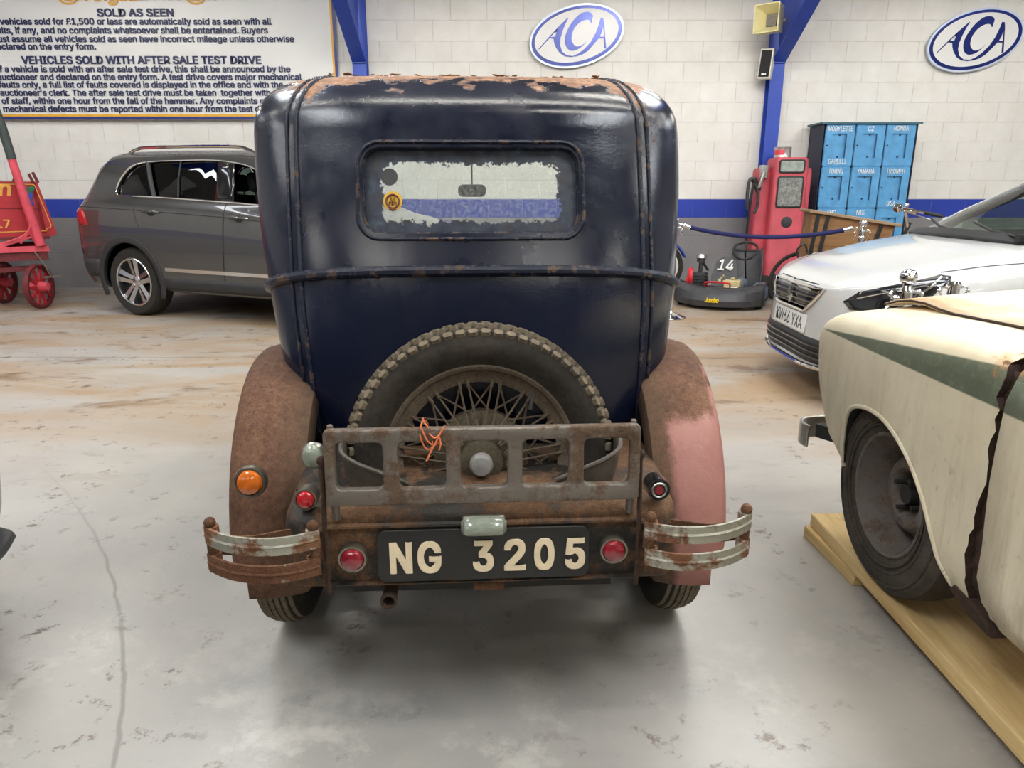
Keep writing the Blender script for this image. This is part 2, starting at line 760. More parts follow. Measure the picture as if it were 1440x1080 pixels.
def block_wall_material(name, band=True):
    t = NT(name)
    x, y, z = t.xyz()
    cmb = t.n('CombineXYZ')
    t.set(cmb.inputs[0], t.math('ADD', t.math('ADD', x, y), 0.07))
    t.set(cmb.inputs[1], t.math('SUBTRACT', z, 1.167 - 0.2385 * 8))
    br = t.n('TexBrick')
    t.set(br.inputs['Vector'], cmb.outputs[0])
    br.offset = 0.5
    br.inputs['Scale'].default_value = 1
    br.inputs['Brick Width'].default_value = 0.45
    br.inputs['Row Height'].default_value = 0.2385
    br.inputs['Mortar Size'].default_value = 0.006
    br.inputs['Mortar Smooth'].default_value = 0.6
    br.inputs['Bias'].default_value = -0.2
    br.inputs['Color1'].default_value = (0.0, 0.0, 0.0, 1)
    br.inputs['Color2'].default_value = (1, 1, 1, 1)
    br.inputs['Mortar'].default_value = (0.5, 0.5, 0.5, 1)
    v = t.noise(3, 7, 0.65)
    fine = t.noise(55, 5, 0.7)
    jn = t.noise(6, 4, 0.6, vec=t.map(loc=(4, 4, 4)))
    mort = t.math('MULTIPLY', br.outputs['Fac'], t.ramp(jn, [(0.3, 0.1), (0.7, 0.75)]))
    c = t.ramp(v, [(0.25, srgb(220, 216, 208)), (0.75, srgb(236, 234, 229))])
    c = t.mix(t.math('MULTIPLY', br.outputs['Color'], 0.12), c, srgb(214, 206, 196))
    c = t.mix(t.ramp(fine, [(0.62, 0.0), (0.75, 0.35)]), c, srgb(196, 186, 174))
    if band:
        blue = t.mix(t.ramp(v, [(0.3, 0.0), (0.7, 0.5)]), srgb(38, 60, 158), srgb(48, 72, 172))
        grey = t.mix(t.ramp(v, [(0.3, 0.0), (0.7, 0.6)]), srgb(126, 124, 126), srgb(142, 140, 142))
        c = t.mix(t.step(z, 1.171, 1.164), c, blue)
        c = t.mix(t.step(z, 0.931, 0.925), c, grey)
    c = t.mix(t.math('MULTIPLY', mort, 0.55), c, srgb(140, 134, 128))
    h = t.math('SUBTRACT', t.math('MULTIPLY', fine, 0.35), br.outputs['Fac'])
    nm = t.bump(h, 0.5, 0.006)
    return t.done(t.pbr(c, 0.6, 0, nm, spec=0.35))


def navy_paint():
    """old navy coachwork: dusty film, rust on the roof and seams"""
    t = NT('old_navy_paint')
    x, y, z = t.xyz()
    n1 = t.noise(3.0, 4, 0.5)
    n2 = t.noise(14, 5, 0.6)
    fine = t.noise(90, 4, 0.7)
    streak = t.noise(9, 6, 0.6, vec=t.map((1, 1, 0.12)))
    c = t.ramp(n1, [(0.3, (0.0035, 0.0055, 0.016)), (0.7, (0.006, 0.009, 0.025))])
    dust = t.math('MULTIPLY', t.ramp(t.math('ADD', t.math('MULTIPLY', n1, 0.6), t.math('MULTIPLY', n2, 0.4)), [(0.38, 0.0), (0.72, 1.0)]), t.step(z, 0.95, 1.45))
    c = t.mix(t.math('MULTIPLY', dust, 0.45), c, (0.050, 0.052, 0.060))
    c = t.mix(t.math('MULTIPLY', t.ramp(streak, [(0.5, 0.0), (0.75, 1.0)]), 0.14), c, (0.045, 0.048, 0.056))
    c = t.mix(t.ramp(fine, [(0.68, 0.0), (0.76, 0.5)]), c, (0.10, 0.09, 0.08))
    # rust eating the roof
    ed = t.math('SUBTRACT', t.math('ABSOLUTE', x), 0.43)
    edge = t.step(t.math('ABSOLUTE', ed), 0.09, 0.0)
    rz = t.math('ADD', t.step(z, 1.50, 1.62), t.math('MULTIPLY', t.math('MULTIPLY', edge, t.step(z, 1.36, 1.52)), 0.45))
    rn = t.math('ADD', t.math('MULTIPLY', n2, 0.55), t.math('MULTIPLY', t.noise(5, 8, 0.7, vec=t.map(loc=(9, 3, 1))), 0.45))
    rm = t.step(t.math('ADD', rn, t.math('MULTIPLY', rz, 0.30)), 0.665, 0.725)
    rc = t.ramp(t.noise(38, 6, 0.7), [(0.3, (0.075, 0.033, 0.018)), (0.5, (0.24, 0.115, 0.06)), (0.7, (0.42, 0.26, 0.15))])
    c = t.mix(rm, c, rc)
    r = t.math('ADD', t.math('MULTIPLY', n2, 0.18), 0.08)
    r = t.math('ADD', r, t.math('MULTIPLY', dust, 0.14))
    r = t.math('ADD', r, t.math('MULTIPLY', rm, 0.5), clamp=True)
    nm = t.bump(t.math('ADD', t.math('MULTIPLY', fine, 0.25), t.math('MULTIPLY', t.math('MULTIPLY', rm, n2), 3.0)), 0.35, 0.004)
    return t.done(t.pbr(c, r, 0, nm, spec=0.5))


def fender_material():
    t = NT('fender_rust')
    x, y, z = t.xyz()
    n1 = t.noise(5, 8, 0.65)
    n2 = t.noise(60, 5, 0.75)
    n3 = t.noise(190, 3, 0.6)
    k = t.math('ADD', t.math('MULTIPLY', n1, 0.5), t.math('MULTIPLY', n2, 0.5))
    c = t.ramp(k, [(0.34, (0.040, 0.018, 0.010)), (0.5, (0.115, 0.052, 0.027)), (0.66, (0.20, 0.105, 0.058))])
    c = t.mix(t.ramp(n3, [(0.5, 0.0), (0.66, 0.6)]), c, (0.045, 0.022, 0.014))
    # dusty grey-brown towards the inner edge
    c = t.mix(t.math('MULTIPLY', t.step(t.math('ABSOLUTE', x), 0.53, 0.43), 0.55), c, (0.085, 0.060, 0.036))
    # one wing has a primed lower patch
    e = t.noise(16, 7, 0.7)
    m = t.math('MULTIPLY', t.step(t.math('ADD', z, t.math('MULTIPLY', e, 0.10)), 0.785, 0.765), t.step(t.math('ADD', x, t.math('MULTIPLY', e, 0.05)), 0.495, 0.515))
    m2 = t.math('MULTIPLY', t.step(t.math('ADD', z, t.math('MULTIPLY', e, 0.5)), 1.06, 1.03), t.step(t.math('ADD', x, t.math('MULTIPLY', e, 0.06)), 0.63, 0.645))
    m = t.math('MAXIMUM', m, m2)
    pr = t.ramp(n1, [(0.3, (0.26, 0.105, 0.085)), (0.7, (0.35, 0.165, 0.14))])
    pr = t.mix(t.ramp(t.noise(20, 6, 0.7, vec=t.map((1, 1, 0.3))), [(0.6, 0.0), (0.7, 0.35)]), pr, (0.42, 0.27, 0.23))
    c = t.mix(m, c, pr)
    nm = t.bump(n2, 0.35, 0.003)
    return t.done(t.pbr(c, t.math('SUBTRACT', 0.8, t.math('MULTIPLY', m, 0.3)), 0, nm, spec=0.35))


def cream_paint():
    """cream coachwork with a green side flash, dirt runs and rust around the panel edges (car-local metres)"""
    t = NT('aged_cream_paint')
    x, y, z = t.xyz()
    n1 = t.noise(4, 7, 0.65)
    n2 = t.noise(30, 6, 0.75)
    run = t.noise(22, 7, 0.7, vec=t.map((1, 1, 0.14)))
    c = t.ramp(n1, [(0.3, srgb(206, 194, 166)), (0.7, srgb(222, 213, 188))])
    low = t.step(z, 0.9, 0.35)
    c = t.mix(t.math('MULTIPLY', t.ramp(run, [(0.48, 0.0), (0.72, 0.65)]), t.math('ADD', low, 0.12)), c, srgb(150, 130, 102))
    c = t.mix(t.math('MULTIPLY', t.ramp(n2, [(0.60, 0.0), (0.70, 0.9)]), t.math('ADD', t.math('MULTIPLY', low, 0.8), 0.05)), c, srgb(96, 80, 60))
    # green flash on the flank between two lines that meet at a point on the nose
    up = t.math('ADD', t.math('MULTIPLY', t.math('SUBTRACT', y, 2.36), -0.098), 0.837)
    lo = t.math('ADD', t.math('MULTIPLY', t.math('SUBTRACT', y, 2.36), 0.0), 0.834)
    m = t.math('MULTIPLY', t.step(t.math('SUBTRACT', z, up), 0.002, -0.002), t.step(t.math('SUBTRACT', z, lo), -0.002, 0.002))
    g = t.ramp(n1, [(0.3, srgb(84, 92, 74)), (0.7, srgb(104, 110, 92))])
    g = t.mix(t.ramp(t.noise(40, 5, 0.7), [(0.5, 0.0), (0.75, 0.5)]), g, srgb(136, 142, 120))
    c = t.mix(m, c, g)
    # rust bleeding from the wing's rear edge and the bonnet
    rn = t.noise(13, 8, 0.7, vec=t.map(loc=(3, 1, 8)))
    d = t.step(t.math('ABSOLUTE', t.math('SUBTRACT', y, 1.47)), 0.17, 0.0)
    hi = t.math('MULTIPLY', d, t.step(z, 0.86, 0.93))
    rm = t.step(t.math('ADD', rn, t.math('MULTIPLY', hi, 0.42)), 0.76, 0.90)
    c = t.mix(t.math('MULTIPLY', rm, 0.85), c, (0.50, 0.22, 0.07))
    rm2 = t.step(t.math('ADD', rn, t.math('MULTIPLY', hi, 0.42)), 0.86, 0.90)
    c = t.mix(rm2, c, (0.085, 0.042, 0.032))
    # ochre water stains on top surfaces
    top = t.step(z, 0.90, 0.95)
    c = t.mix(t.math('MULTIPLY', top, t.ramp(t.noise(3.2, 8, 0.72, vec=t.map((1, 0.4, 1), loc=(1, 5, 0))), [(0.48, 0.0), (0.68, 0.85)])), c, srgb(186, 134, 78))
    rough = t.math('ADD', t.math('MULTIPLY', n2, 0.3), 0.38)
    nm = t.bump(n2, 0.12, 0.003)
    return t.done(t.pbr(c, rough, 0, nm, spec=0.4))


def wood_material(name, a, b, axis='Y', knots=True):
    t = NT(name)
    sc = (9, 0.55, 9) if axis == 'Y' else (0.55, 9, 9)
    g = t.noise(3.2, 5, 0.6, vec=t.map(sc), dist=0.8)
    f = t.noise(18, 5, 0.7, vec=t.map(sc))
    c = t.ramp(t.math('ADD', t.math('MULTIPLY', g, 0.7), t.math('MULTIPLY', f, 0.3)), [(0.32, a), (0.68, b)])
    if knots:
        k = t.voro(3.6, vec=t.map((2.2, 1.1, 1.6)))
        c = t.mix(t.step(k, 0.13, 0.07), c, tuple(q * 0.35 for q in a))
    c = t.mix(t.ramp(t.noise(7, 8, 0.75), [(0.62, 0.0), (0.72, 0.5)]), c, tuple(q * 0.3 for q in a))
    nm = t.bump(f, 0.2, 0.003)
    return t.done(t.pbr(c, 0.7, 0, nm, spec=0.3))


def tyre_material(name, dust=0.5, base=(0.022, 0.020, 0.018), dcol=(0.13, 0.105, 0.075)):
    t = NT(name)
    n = t.noise(9, 8, 0.7)
    f = t.noise(80, 4, 0.7)
    c = t.ramp(n, [(0.3, base), (0.7, tuple(q * 1.7 for q in base))])
    m = t.ramp(t.math('ADD', t.math('MULTIPLY', n, 0.5), t.math('MULTIPLY', f, 0.5)), [(0.62 - 0.3 * dust, 0.0), (0.80 - 0.2 * dust, dust)])
    c = t.mix(m, c, dcol)
    return t.done(t.pbr(c, 0.82, 0, t.bump(f, 0.3, 0.003), spec=0.25))


def car_paint(name, base, metal=0.0, rough=0.25, flake=False):
    t = NT(name)
    n = t.noise(2, 5)
    c = t.ramp(n, [(0.3, tuple(q * 0.95 for q in base)), (0.7, base)])
    return t.done(t.pbr(c, rough, metal, None, coat=1.0, coat_rough=0.03))


M = {}
M['floor'] = floor_material()
M['wall'] = block_wall_material('painted_blockwork')
M['wall_plain'] = block_wall_material('painted_blockwork_side')
M['dark_front'] = plain('darkened_front_wall', srgb(84, 88, 96), 0.5)  # unseen front wall, made dark to deepen reflections and cut fill
M['roof_sheet'] = plain('roof_lining', srgb(128, 128, 126), 0.7)
M['navy'] = navy_paint()
M['inside'] = plain('headlining', (0.10, 0.095, 0.085), 0.9)
M['fender'] = fender_material()
M['cream'] = cream_paint()
M['rust'] = rusty('rust')
M['rust_dark'] = rusty('dark_rust', ((0.02, 0.012, 0.009), (0.055, 0.03, 0.02), (0.10, 0.055, 0.035)))
M['rust_orange'] = rusty('orange_rust', ((0.10, 0.04, 0.02), (0.28, 0.13, 0.06), (0.45, 0.27, 0.15)))
M['tank'] = rusty('rusty_black_paint', ((0.055, 0.027, 0.014), (0.12, 0.062, 0.030), (0.20, 0.115, 0.06)), ((0.020, 0.017, 0.014), 0.5, 0.0), 0.49, scale=4)
M['navy_worn'] = rusty('worn_navy_edge', ((0.05, 0.028, 0.018), (0.12, 0.07, 0.042), (0.20, 0.14, 0.09)), ((0.007, 0.010, 0.024), 0.22, 0.0), 0.585, scale=15)
M['rack'] = rusty('pitted_chrome', ((0.06, 0.035, 0.02), (0.13, 0.085, 0.055), (0.22, 0.165, 0.11)), ((0.19, 0.165, 0.14), 0.42, 0.75), 0.53, scale=9)
M['bumper'] = rusty('flaking_chrome', ((0.09, 0.035, 0.018), (0.19, 0.085, 0.04), (0.27, 0.14, 0.075)), ((0.42, 0.41, 0.34), 0.35, 0.7), 0.50, scale=7)
M['bumper_rust'] = rusty('rusted_bumper', ((0.06, 0.025, 0.014), (0.15, 0.065, 0.032), (0.23, 0.11, 0.06)), ((0.42, 0.41, 0.34), 0.35, 0.7), 0.36, scale=7)
M['chassis'] = plain('grimy_chassis', (0.018, 0.016, 0.014), 0.8)
M['spoke'] = rusty('dusty_wire', ((0.05, 0.035, 0.022), (0.11, 0.078, 0.05), (0.18, 0.135, 0.09)))
M['hub'] = rusty('dusty_hub', ((0.035, 0.027, 0.017), (0.085, 0.068, 0.042), (0.15, 0.12, 0.078)), scale=9)
M['rim'] = rusty('worn_rim', ((0.06, 0.042, 0.028), (0.12, 0.09, 0.06), (0.19, 0.15, 0.105)))
M['tyre_old'] = tyre_material('dusty_tyre', 0.5, (0.018, 0.015, 0.012), (0.075, 0.058, 0.04))
M['tread_old'] = tyre_material('dusty_tread', 0.9, (0.055, 0.045, 0.033), (0.215, 0.17, 0.115))
M['tyre'] = tyre_material('tyre_rubber', 0.15)
M['tyre_dirty'] = tyre_material('dirty_tyre', 0.75, (0.030, 0.026, 0.022), (0.10, 0.08, 0.058))
M['plate_black'] = plain('black_plate', (0.013, 0.012, 0.011), 0.5)
M['plate_letter'] = plain('plate_cream', srgb(226, 208, 176), 0.6, var=0.08, scale=40)
M['chrome'] = plain('chrome', (0.80, 0.79, 0.77), 0.06, 1.0, var=0.02)
M['chrome_dull'] = plain('dull_chrome', (0.50, 0.49, 0.46), 0.3, 1.0, var=0.2, scale=30)
M['lens_red'] = lens('red_lens', (0.24, 0.006, 0.018))
M['lens_red_bright'] = lens('bright_red_lens', (0.50, 0.012, 0.018))
M['lens_amber'] = lens('amber_lens', (0.62, 0.135, 0.008), scale=90)
M['lens_clear'] = lens('clear_lens', (0.27, 0.30, 0.235), 0.15, scale=160)
M['knob'] = plain('dull_grey_knob', (0.30, 0.29, 0.275), 0.4, 0.4, var=0.2, scale=30)
M['bezel'] = plain('tarnished_bezel', (0.22, 0.20, 0.16), 0.35, 0.9, var=0.3, scale=40)
M['rubber'] = plain('black_rubber', (0.014, 0.013, 0.012), 0.6)
M['leather'] = plain('cracked_leather', (0.07, 0.058, 0.045), 0.6, var=0.35, scale=20, bump=0.4)
M['orange_wire'] = plain('orange_plastic', (0.62, 0.16, 0.06), 0.5)
M['glass'] = glass('window_glass')
M['glass_tint'] = glass('tinted_glass', (0.16, 0.22, 0.19), 0.10)
M['glass_green'] = glass('green_glass', (0.58, 0.78, 0.66), 0.06)
M['black'] = plain('black_plastic', (0.012, 0.012, 0.013), 0.45)
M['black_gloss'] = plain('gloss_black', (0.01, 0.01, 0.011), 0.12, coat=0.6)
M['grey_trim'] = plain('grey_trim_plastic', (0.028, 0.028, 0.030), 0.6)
M['vw_paint'] = car_paint('metallic_grey_paint', (0.085, 0.082, 0.080), 0.5, 0.26)
M['white_paint'] = car_paint('white_car_paint', (0.58, 0.58, 0.57), 0.0, 0.3)
M['alloy'] = plain('alloy', (0.62, 0.62, 0.62), 0.22, 1.0, var=0.03)
M['alloy_dark'] = plain('dark_alloy', (0.06, 0.06, 0.062), 0.4, 0.6)
M['seat'] = plain('dark_seat_cloth', (0.010, 0.011, 0.014), 0.8)
M['steel_blue'] = plain('blue_steel_paint', srgb(40, 70, 170), 0.45, var=0.1)
M['white_plate'] = plain('white_plate', (0.80, 0.80, 0.79), 0.35, var=0.03)
M['letter_black'] = plain('black_lettering', (0.012, 0.012, 0.012), 0.5)
M['letter_navy'] = plain('navy_lettering', srgb(38, 44, 84), 0.5, var=0.08)
M['letter_white'] = plain('white_lettering', srgb(226, 226, 222), 0.6, var=0.06)
M['letter_gold'] = plain('gold_lettering', srgb(222, 166, 70), 0.45, var=0.15, scale=20)
M['letter_silver'] = plain('silver_lettering', srgb(180, 180, 184), 0.4, var=0.1)
M['sign_white'] = plain('sign_board_white', srgb(226, 225, 222), 0.35, var=0.03, scale=2)
M['sign_yellow'] = plain('sign_yellow', srgb(232, 172, 44), 0.4, var=0.05)
M['sign_navy'] = plain('sign_navy', srgb(38, 48, 120), 0.4, var=0.05)
M['emblem_blue'] = plain('emblem_blue', srgb(22, 40, 112), 0.22, 0.35, var=0.1, scale=3)
M['emblem_edge'] = plain('emblem_edge', srgb(205, 214, 232), 0.3, 0.2, var=0.04)
M['horn'] = plain('cream_plastic', srgb(222, 212, 158), 0.5, var=0.06)
M['light_grey'] = plain('light_grey_case', srgb(214, 210, 198), 0.5, var=0.05)
M['grille_black'] = plain('speaker_cloth', (0.018, 0.016, 0.018), 0.85, var=0.3, scale=80)
M['cart_red'] = plain('cart_red_paint', srgb(172, 34, 44), 0.5, var=0.22, scale=6)
M['cart_pink'] = plain('faded_red_paint', srgb(214, 78, 92), 0.5, var=0.16, scale=9)
M['cart_dark'] = plain('cart_dark_red', srgb(104, 30, 34), 0.6, var=0.3, scale=14)
M['cart_grey'] = plain('grey_green_grip', srgb(62, 70, 66), 0.6)
M['pump_red'] = plain('faded_pump_red', srgb(184, 70, 82), 0.55, var=0.22, scale=4)
M['dial'] = plain('pump_dial', srgb(150, 158, 152), 0.25, var=0.25, scale=18)
M['dial_dark'] = plain('pump_dark_dial', srgb(128, 130, 126), 0.3, var=0.5, scale=34)
M['locker_blue'] = plain('locker_blue_paint', srgb(86, 152, 200), 0.5, var=0.16, scale=9)
M['locker_dark'] = plain('locker_navy_side', srgb(52, 56, 74), 0.6, var=0.15)
M['locker_gap'] = plain('locker_shadow_line', srgb(26, 52, 74), 0.7)
M['kart_grey'] = plain('kart_plastic', srgb(62, 62, 66), 0.5, var=0.25, scale=12)
M['kart_bright'] = plain('scuffed_kart_plastic', srgb(112, 122, 134), 0.4, var=0.25, scale=12)
M['kart_red'] = plain('kart_red', srgb(206, 30, 44), 0.45)
M['kart_tank'] = plain('fuel_tank_plastic', srgb(206, 188, 140), 0.5, var=0.15, scale=10)
M['engine'] = plain('engine_grey', (0.06, 0.06, 0.062), 0.5, 0.5, var=0.5, scale=30)
M['logo_yellow'] = plain('yellow_logo', srgb(236, 200, 30), 0.5)
M['rope_blue'] = plain('navy_velvet_rope', srgb(16, 20, 78), 0.8)
M['box_wood'] = wood_material('varnished_box_wood', (0.18, 0.085, 0.035), (0.34, 0.19, 0.085), 'X', False)
M['edge_wood'] = wood_material('box_rim_wood', (0.20, 0.13, 0.075), (0.38, 0.26, 0.16), 'X', False)
M['iron'] = plain('black_iron', (0.014, 0.014, 0.014), 0.55)
M['plank'] = wood_material('sawn_pine', srgb(192, 156, 98), srgb(232, 204, 150), 'Y')
M['steel_wheel'] = rusty('grimy_steel_wheel', ((0.06, 0.042, 0.032), (0.15, 0.112, 0.087), (0.25, 0.20, 0.155)), ((0.15, 0.13, 0.115), 0.5, 0.2), 0.5, scale=8)
M['tin'] = plain('tin_silver', (0.55, 0.53, 0.50), 0.3, 0.7, var=0.2, scale=20)
M['green'] = plain('green_paint', srgb(44, 104, 72), 0.6)
M['tube'] = emission('fluorescent_tube', (1.0, 0.97, 0.90), TUBE_STRENGTH)
M['rooflight_far'] = emission('translucent_far_roof_panel', (0.93, 0.97, 1.0), ROOF_STRENGTH * 0.42)
M['rooflight'] = emission('translucent_roof_panel', (0.93, 0.97, 1.0), ROOF_STRENGTH * 0.52)


# ------------------------------------------------------------------ the hall
def slab(name, x0, x1, y0, y1, z0, z1, m, label=None):
    b = MB()
    b.box(((x0 + x1) / 2, (y0 + y1) / 2, (z0 + z1) / 2), (x1 - x0, y1 - y0, z1 - z0))
    o = b.build(name, m, sharp=30)
    tag(o, label, kind='structure')
    return o


slab('floor', LEFT_X - .2, RIGHT_X + .2, FRONT_Y - .2, BACK_Y + .2, -0.2, 0, M['floor'], 'grey painted concrete floor with brown dirt stains')
slab('wall_back', LEFT_X, RIGHT_X, BACK_Y, BACK_Y + .2, 0, EAVES + .1, M['wall'], 'white painted block wall with blue band and grey base')
slab('wall_front', LEFT_X, RIGHT_X, FRONT_Y - .2, FRONT_Y, 0, EAVES + .1, M['dark_front'], 'unseen front wall of the hall, darkened to cut fill light')
for nm, xa, xb in (('wall_left', LEFT_X - .2, LEFT_X), ('wall_right', RIGHT_X, RIGHT_X + .2)):
    b = MB()
    b.poly([(FRONT_Y - .2, 0), (BACK_Y + .2, 0), (BACK_Y + .2, EAVES), (RIDGE_Y, RIDGE), (FRONT_Y - .2, EAVES)], (xa, 0, 0), (0, 1, 0), (0, 0, 1), xb - xa, N=(1, 0, 0))
    tag(b.build(nm, M['wall_plain'], sharp=30), None, kind='structure')

# roof: two lined slopes with a row of translucent panels let into each
for nm, ya, za, yb, zb in (('ceiling', BACK_Y + .2, EAVES, RIDGE_Y, RIDGE), ('ceiling_front', FRONT_Y - .2, EAVES, RIDGE_Y, RIDGE)):
    b = MB()
    b.grid([[V(LEFT_X - .2, ya, za), V(RIGHT_X + .2, ya, za)], [V(LEFT_X - .2, yb, zb), V(RIGHT_X + .2, yb, zb)]])
    b.grid([[V(LEFT_X - .2, ya, za + .15), V(RIGHT_X + .2, ya, za + .15)], [V(LEFT_X - .2, yb, zb + .15), V(RIGHT_X + .2, yb, zb + .15)]])
    o = b.build(nm, M['roof_sheet'], sharp=30)
    tag(o, None, kind='structure')


def roof_z(y):
    if y >= RIDGE_Y:
        return EAVES + (RIDGE - EAVES) * (BACK_Y + .2 - y) / (BACK_Y + .2 - RIDGE_Y)
    return EAVES + (RIDGE - EAVES) * (y - FRONT_Y + .2) / (RIDGE_Y - FRONT_Y + .2)


k = 1
for (ya, yb) in ((3.6, 6.2), (-1.7, 0.7)):
    for xc in (-7.6, -2.55, 2.55, 7.6):
        b = MB()
        b.grid([[V(xc - .7, ya, roof_z(ya) - .02), V(xc + .7, ya, roof_z(ya) - .02)], [V(xc - .7, yb, roof_z(yb) - .02), V(xc + .7, yb, roof_z(yb) - .02)]])
        o = b.build('window_%d' % k, M['rooflight_far' if ya > 2 else 'rooflight'])
        tag(o, 'translucent daylight panel in the roof', kind='structure')
        k += 1

# portal frames: column against the wall, haunch and rafter rising towards the ridge
for i, xc in enumerate((-1.885, 3.285, 8.45, -7.0)):
    b = MB()
    yc = BACK_Y - .12
    w = .17
    d = .10
    b.box((xc, yc - .055, 1.4), (w, .012, 2.8))
    b.box((xc, yc + .09, 1.95), (w, .012, 3.9))
    b.box((xc, yc + .02, 1.4), (.012, .15, 2.8))
    y0 = yc - .06
    # haunch and rafter
    pts_low = [(y0, 2.8), (8.58, 3.30), (7.6, 3.92), (RIDGE_Y, RIDGE - .42)]
    pts_top = [(yc + .09, 3.84), (8.58, roof_z(8.58) - .03), (7.6, roof_z(7.6) - .03), (RIDGE_Y, RIDGE - .03)]
    for lo in (pts_low, pts_top):
        for (a, c) in zip(lo, lo[1:]):
            b.bar((xc, a[0], a[1]), (xc, c[0], c[1]), w, .012)
    for j in range(3):
        b.grid([[V(xc, *pts_low[j]), V(xc, *pts_top[j])], [V(xc, *pts_low[j + 1]), V(xc, *pts_top[j + 1])]])
    b.box((xc, y0 - .01, 2.8), (w, .02, .02))
    o = b.build('trim_%d' % (i + 1), M['steel_blue'], bevel=0)
    tag(o, ('blue steel portal column left of the oval emblem', 'blue steel portal column beside the red pump', None, None)[i], kind='structure')

# unseen fluorescent fittings in rows; pairs beside the middle row added to brighten the floor
ROWS = ((7.3, 3.85, (-5.4, -1.8, 1.8, 5.4)), (2.1, 4.6, (-4.6, -2.3, -.3, 1.3, 3.3, 5.6)), (0.5, 4.75, (1.3, 4.2)), (3.4, 4.4, (1.4, 4.6)), (-1.2, 4.5, (-5.4, 5.4)), (-4.6, 4.1, (-5.4, -1.8, 1.8, 5.4)))
for (y, z, xs_) in ROWS:
    for x in xs_:
        t = empty('strip_light', 'unseen white twin tube strip light below the roof', 'light', (x, y, z), group='strip lights under the roof')
        b = MB()
        b.box((0, 0, .05), (1.6, .16, .06))
        b.build('housing', M['light_grey'], t)
        for s in (-.045, .045):
            b = MB()
            b.cyl((-.75, s, .005), (.75, s, .005), .014, seg=8)
            b.build('tube', M['tube'], t)
        for s in (-.6, .6):
            b = MB()
            b.cyl((s, 0, .08), (s, 0, roof_z(y) - z), .006, seg=6)
            b.build('hanger', M['chrome_dull'], t)

# ------------------------------------------------------------------ the sign board
SX0, SX1, SZ0, SZ1 = -7.15, -2.175, 2.148, 4.0
SY = BACK_Y - .075
t = empty('sign_board', 'large white notice board of sale conditions with yellow and navy border', 'sign', (0, SY, 0))
b = MB()
b.box(((SX0 + SX1) / 2, .035, (SZ0 + SZ1) / 2), (SX1 - SX0, .06, SZ1 - SZ0))
b.build('panel', M['sign_white'], t)
for nm, m_, off, wd in (('navy_border', 'sign_navy', 0, .036), ('yellow_border', 'sign_yellow', .036, .026)):
    b = MB()
    a0, a1, c0, c1 = SX0 + off, SX1 - off, SZ0 + off, SZ1 - off
    for (xa, xb, za, zb) in ((a0, a1, c0, c0 + wd), (a0, a1, c1 - wd, c1), (a0, a0 + wd, c0 + wd, c1 - wd), (a1 - wd, a1, c0 + wd, c1 - wd)):
        b.box(((xa + xb) / 2, .002, (za + zb) / 2), (xb - xa, .008, zb - za))
    b.build(nm, M[m_], t)
SIGN = [  # text, left x, baseline z, cap height
    ('All vehicles sold for £1,500 or less are automatically sold as seen with all', 3.248),
    ('faults, if any, and no complaints whatsoever shall be entertained. Buyers', 3.149),
    ('must assume all vehicles sold as seen have incorrect mileage unless otherwise', 3.052),
    ('declared on the entry form.', 2.966),
    ('If a vehicle is sold with an after sale test drive, this shall be announced by the', 2.708),
    ('auctioneer and declared on the entry form. A test drive covers major mechanical', 2.615),
    ('faults only, a full list of faults covered is displayed in the office and with the', 2.526),
    ("auctioneer's clerk. The after sale test drive must be taken  together with a member", 2.432),
    ('of staff, within one hour from the fall of the hammer. Any complaints of any', 2.336),
]
SXL = -6.452
len_w = {}
LAST = ('mechanical defects must be reported within one hour from the test drive.', 2.241)
for s_, z in SIGN + [LAST]:
    me = text_mesh(s_, .070, bold=0, thick=.003, align='LEFT')
    len_w[s_] = max(v.co.x for v in me.vertices) - min(v.co.x for v in me.vertices)
    bpy.data.meshes.remove(me)
b = MB()
for s_, z in SIGN + [LAST] + 0 * [('mechanical defects must be reported within one hour from the test drive.', 2.186 + .0)]:
    me = text_mesh(s_, .070, bold=.05, thick=.003, align='LEFT', width=3.746 * len_w[s_] / len_w[SIGN[2][0]])
    b.add_mesh(me, frame_matrix((SXL, -.002, z), (1, 0, 0), (0, 0, 1)))
    bpy.data.meshes.remove(me)
for s_, z, hh in (('SOLD AS SEEN', 3.340, .085), ('VEHICLES SOLD WITH AFTER SALE TEST DRIVE', 2.803, .085)):
    me = text_mesh(s_, hh, bold=.065, thick=.003, width=.93 if 'SEEN' in s_ else 2.98)
    b.add_mesh(me, frame_matrix((-4.62 if 'SEEN' in s_ else -4.62, -.002, z), (1, 0, 0), (0, 0, 1)))
    bpy.data.meshes.remove(me)
b.build('lettering', M['letter_navy'], t, weld=False, normals=False, sharp=None)
b = MB()
me = text_mesh('Anglia', .16, bold=.05, thick=.004, shear=.2, align='LEFT')
b.add_mesh(me, frame_matrix((-5.22, -.002, 3.515), (1, 0, 0), (0, 0, 1)))
b.build('gold_heading', M['letter_gold'], t, weld=False, normals=False, sharp=None)
b = MB()
me = text_mesh('Car Auctions', .14, bold=.02, thick=.004, align='LEFT')
b.add_mesh(me, frame_matrix((-4.74, -.002, 3.52), (1, 0, 0), (0, 0, 1)))
b.build('silver_heading', M['letter_silver'], t, weld=False, normals=False, sharp=None)
for xc in (-5.42, -3.86):
    b = MB()
    for r0, r1 in ((.14, .115), (.095, .07), (.05, .0)):
        ol = [(r0 * cos(2 * pi * i / 28), r0 * .82 * sin(2 * pi * i / 28)) for i in range(28)]
        hl = [(r1 * cos(2 * pi * i / 28), r1 * .82 * sin(2 * pi * i / 28)) for i in range(28)]
        me = plate_mesh([ol, hl] if r1 > 0 else [ol], .006)
        b.add_mesh(me, frame_matrix((xc, -.002, 3.585), (1, 0, 0), (0, 0, 1)))
    b.build('gold_roundel', M['letter_gold'], t, weld=False, normals=False, sharp=None)

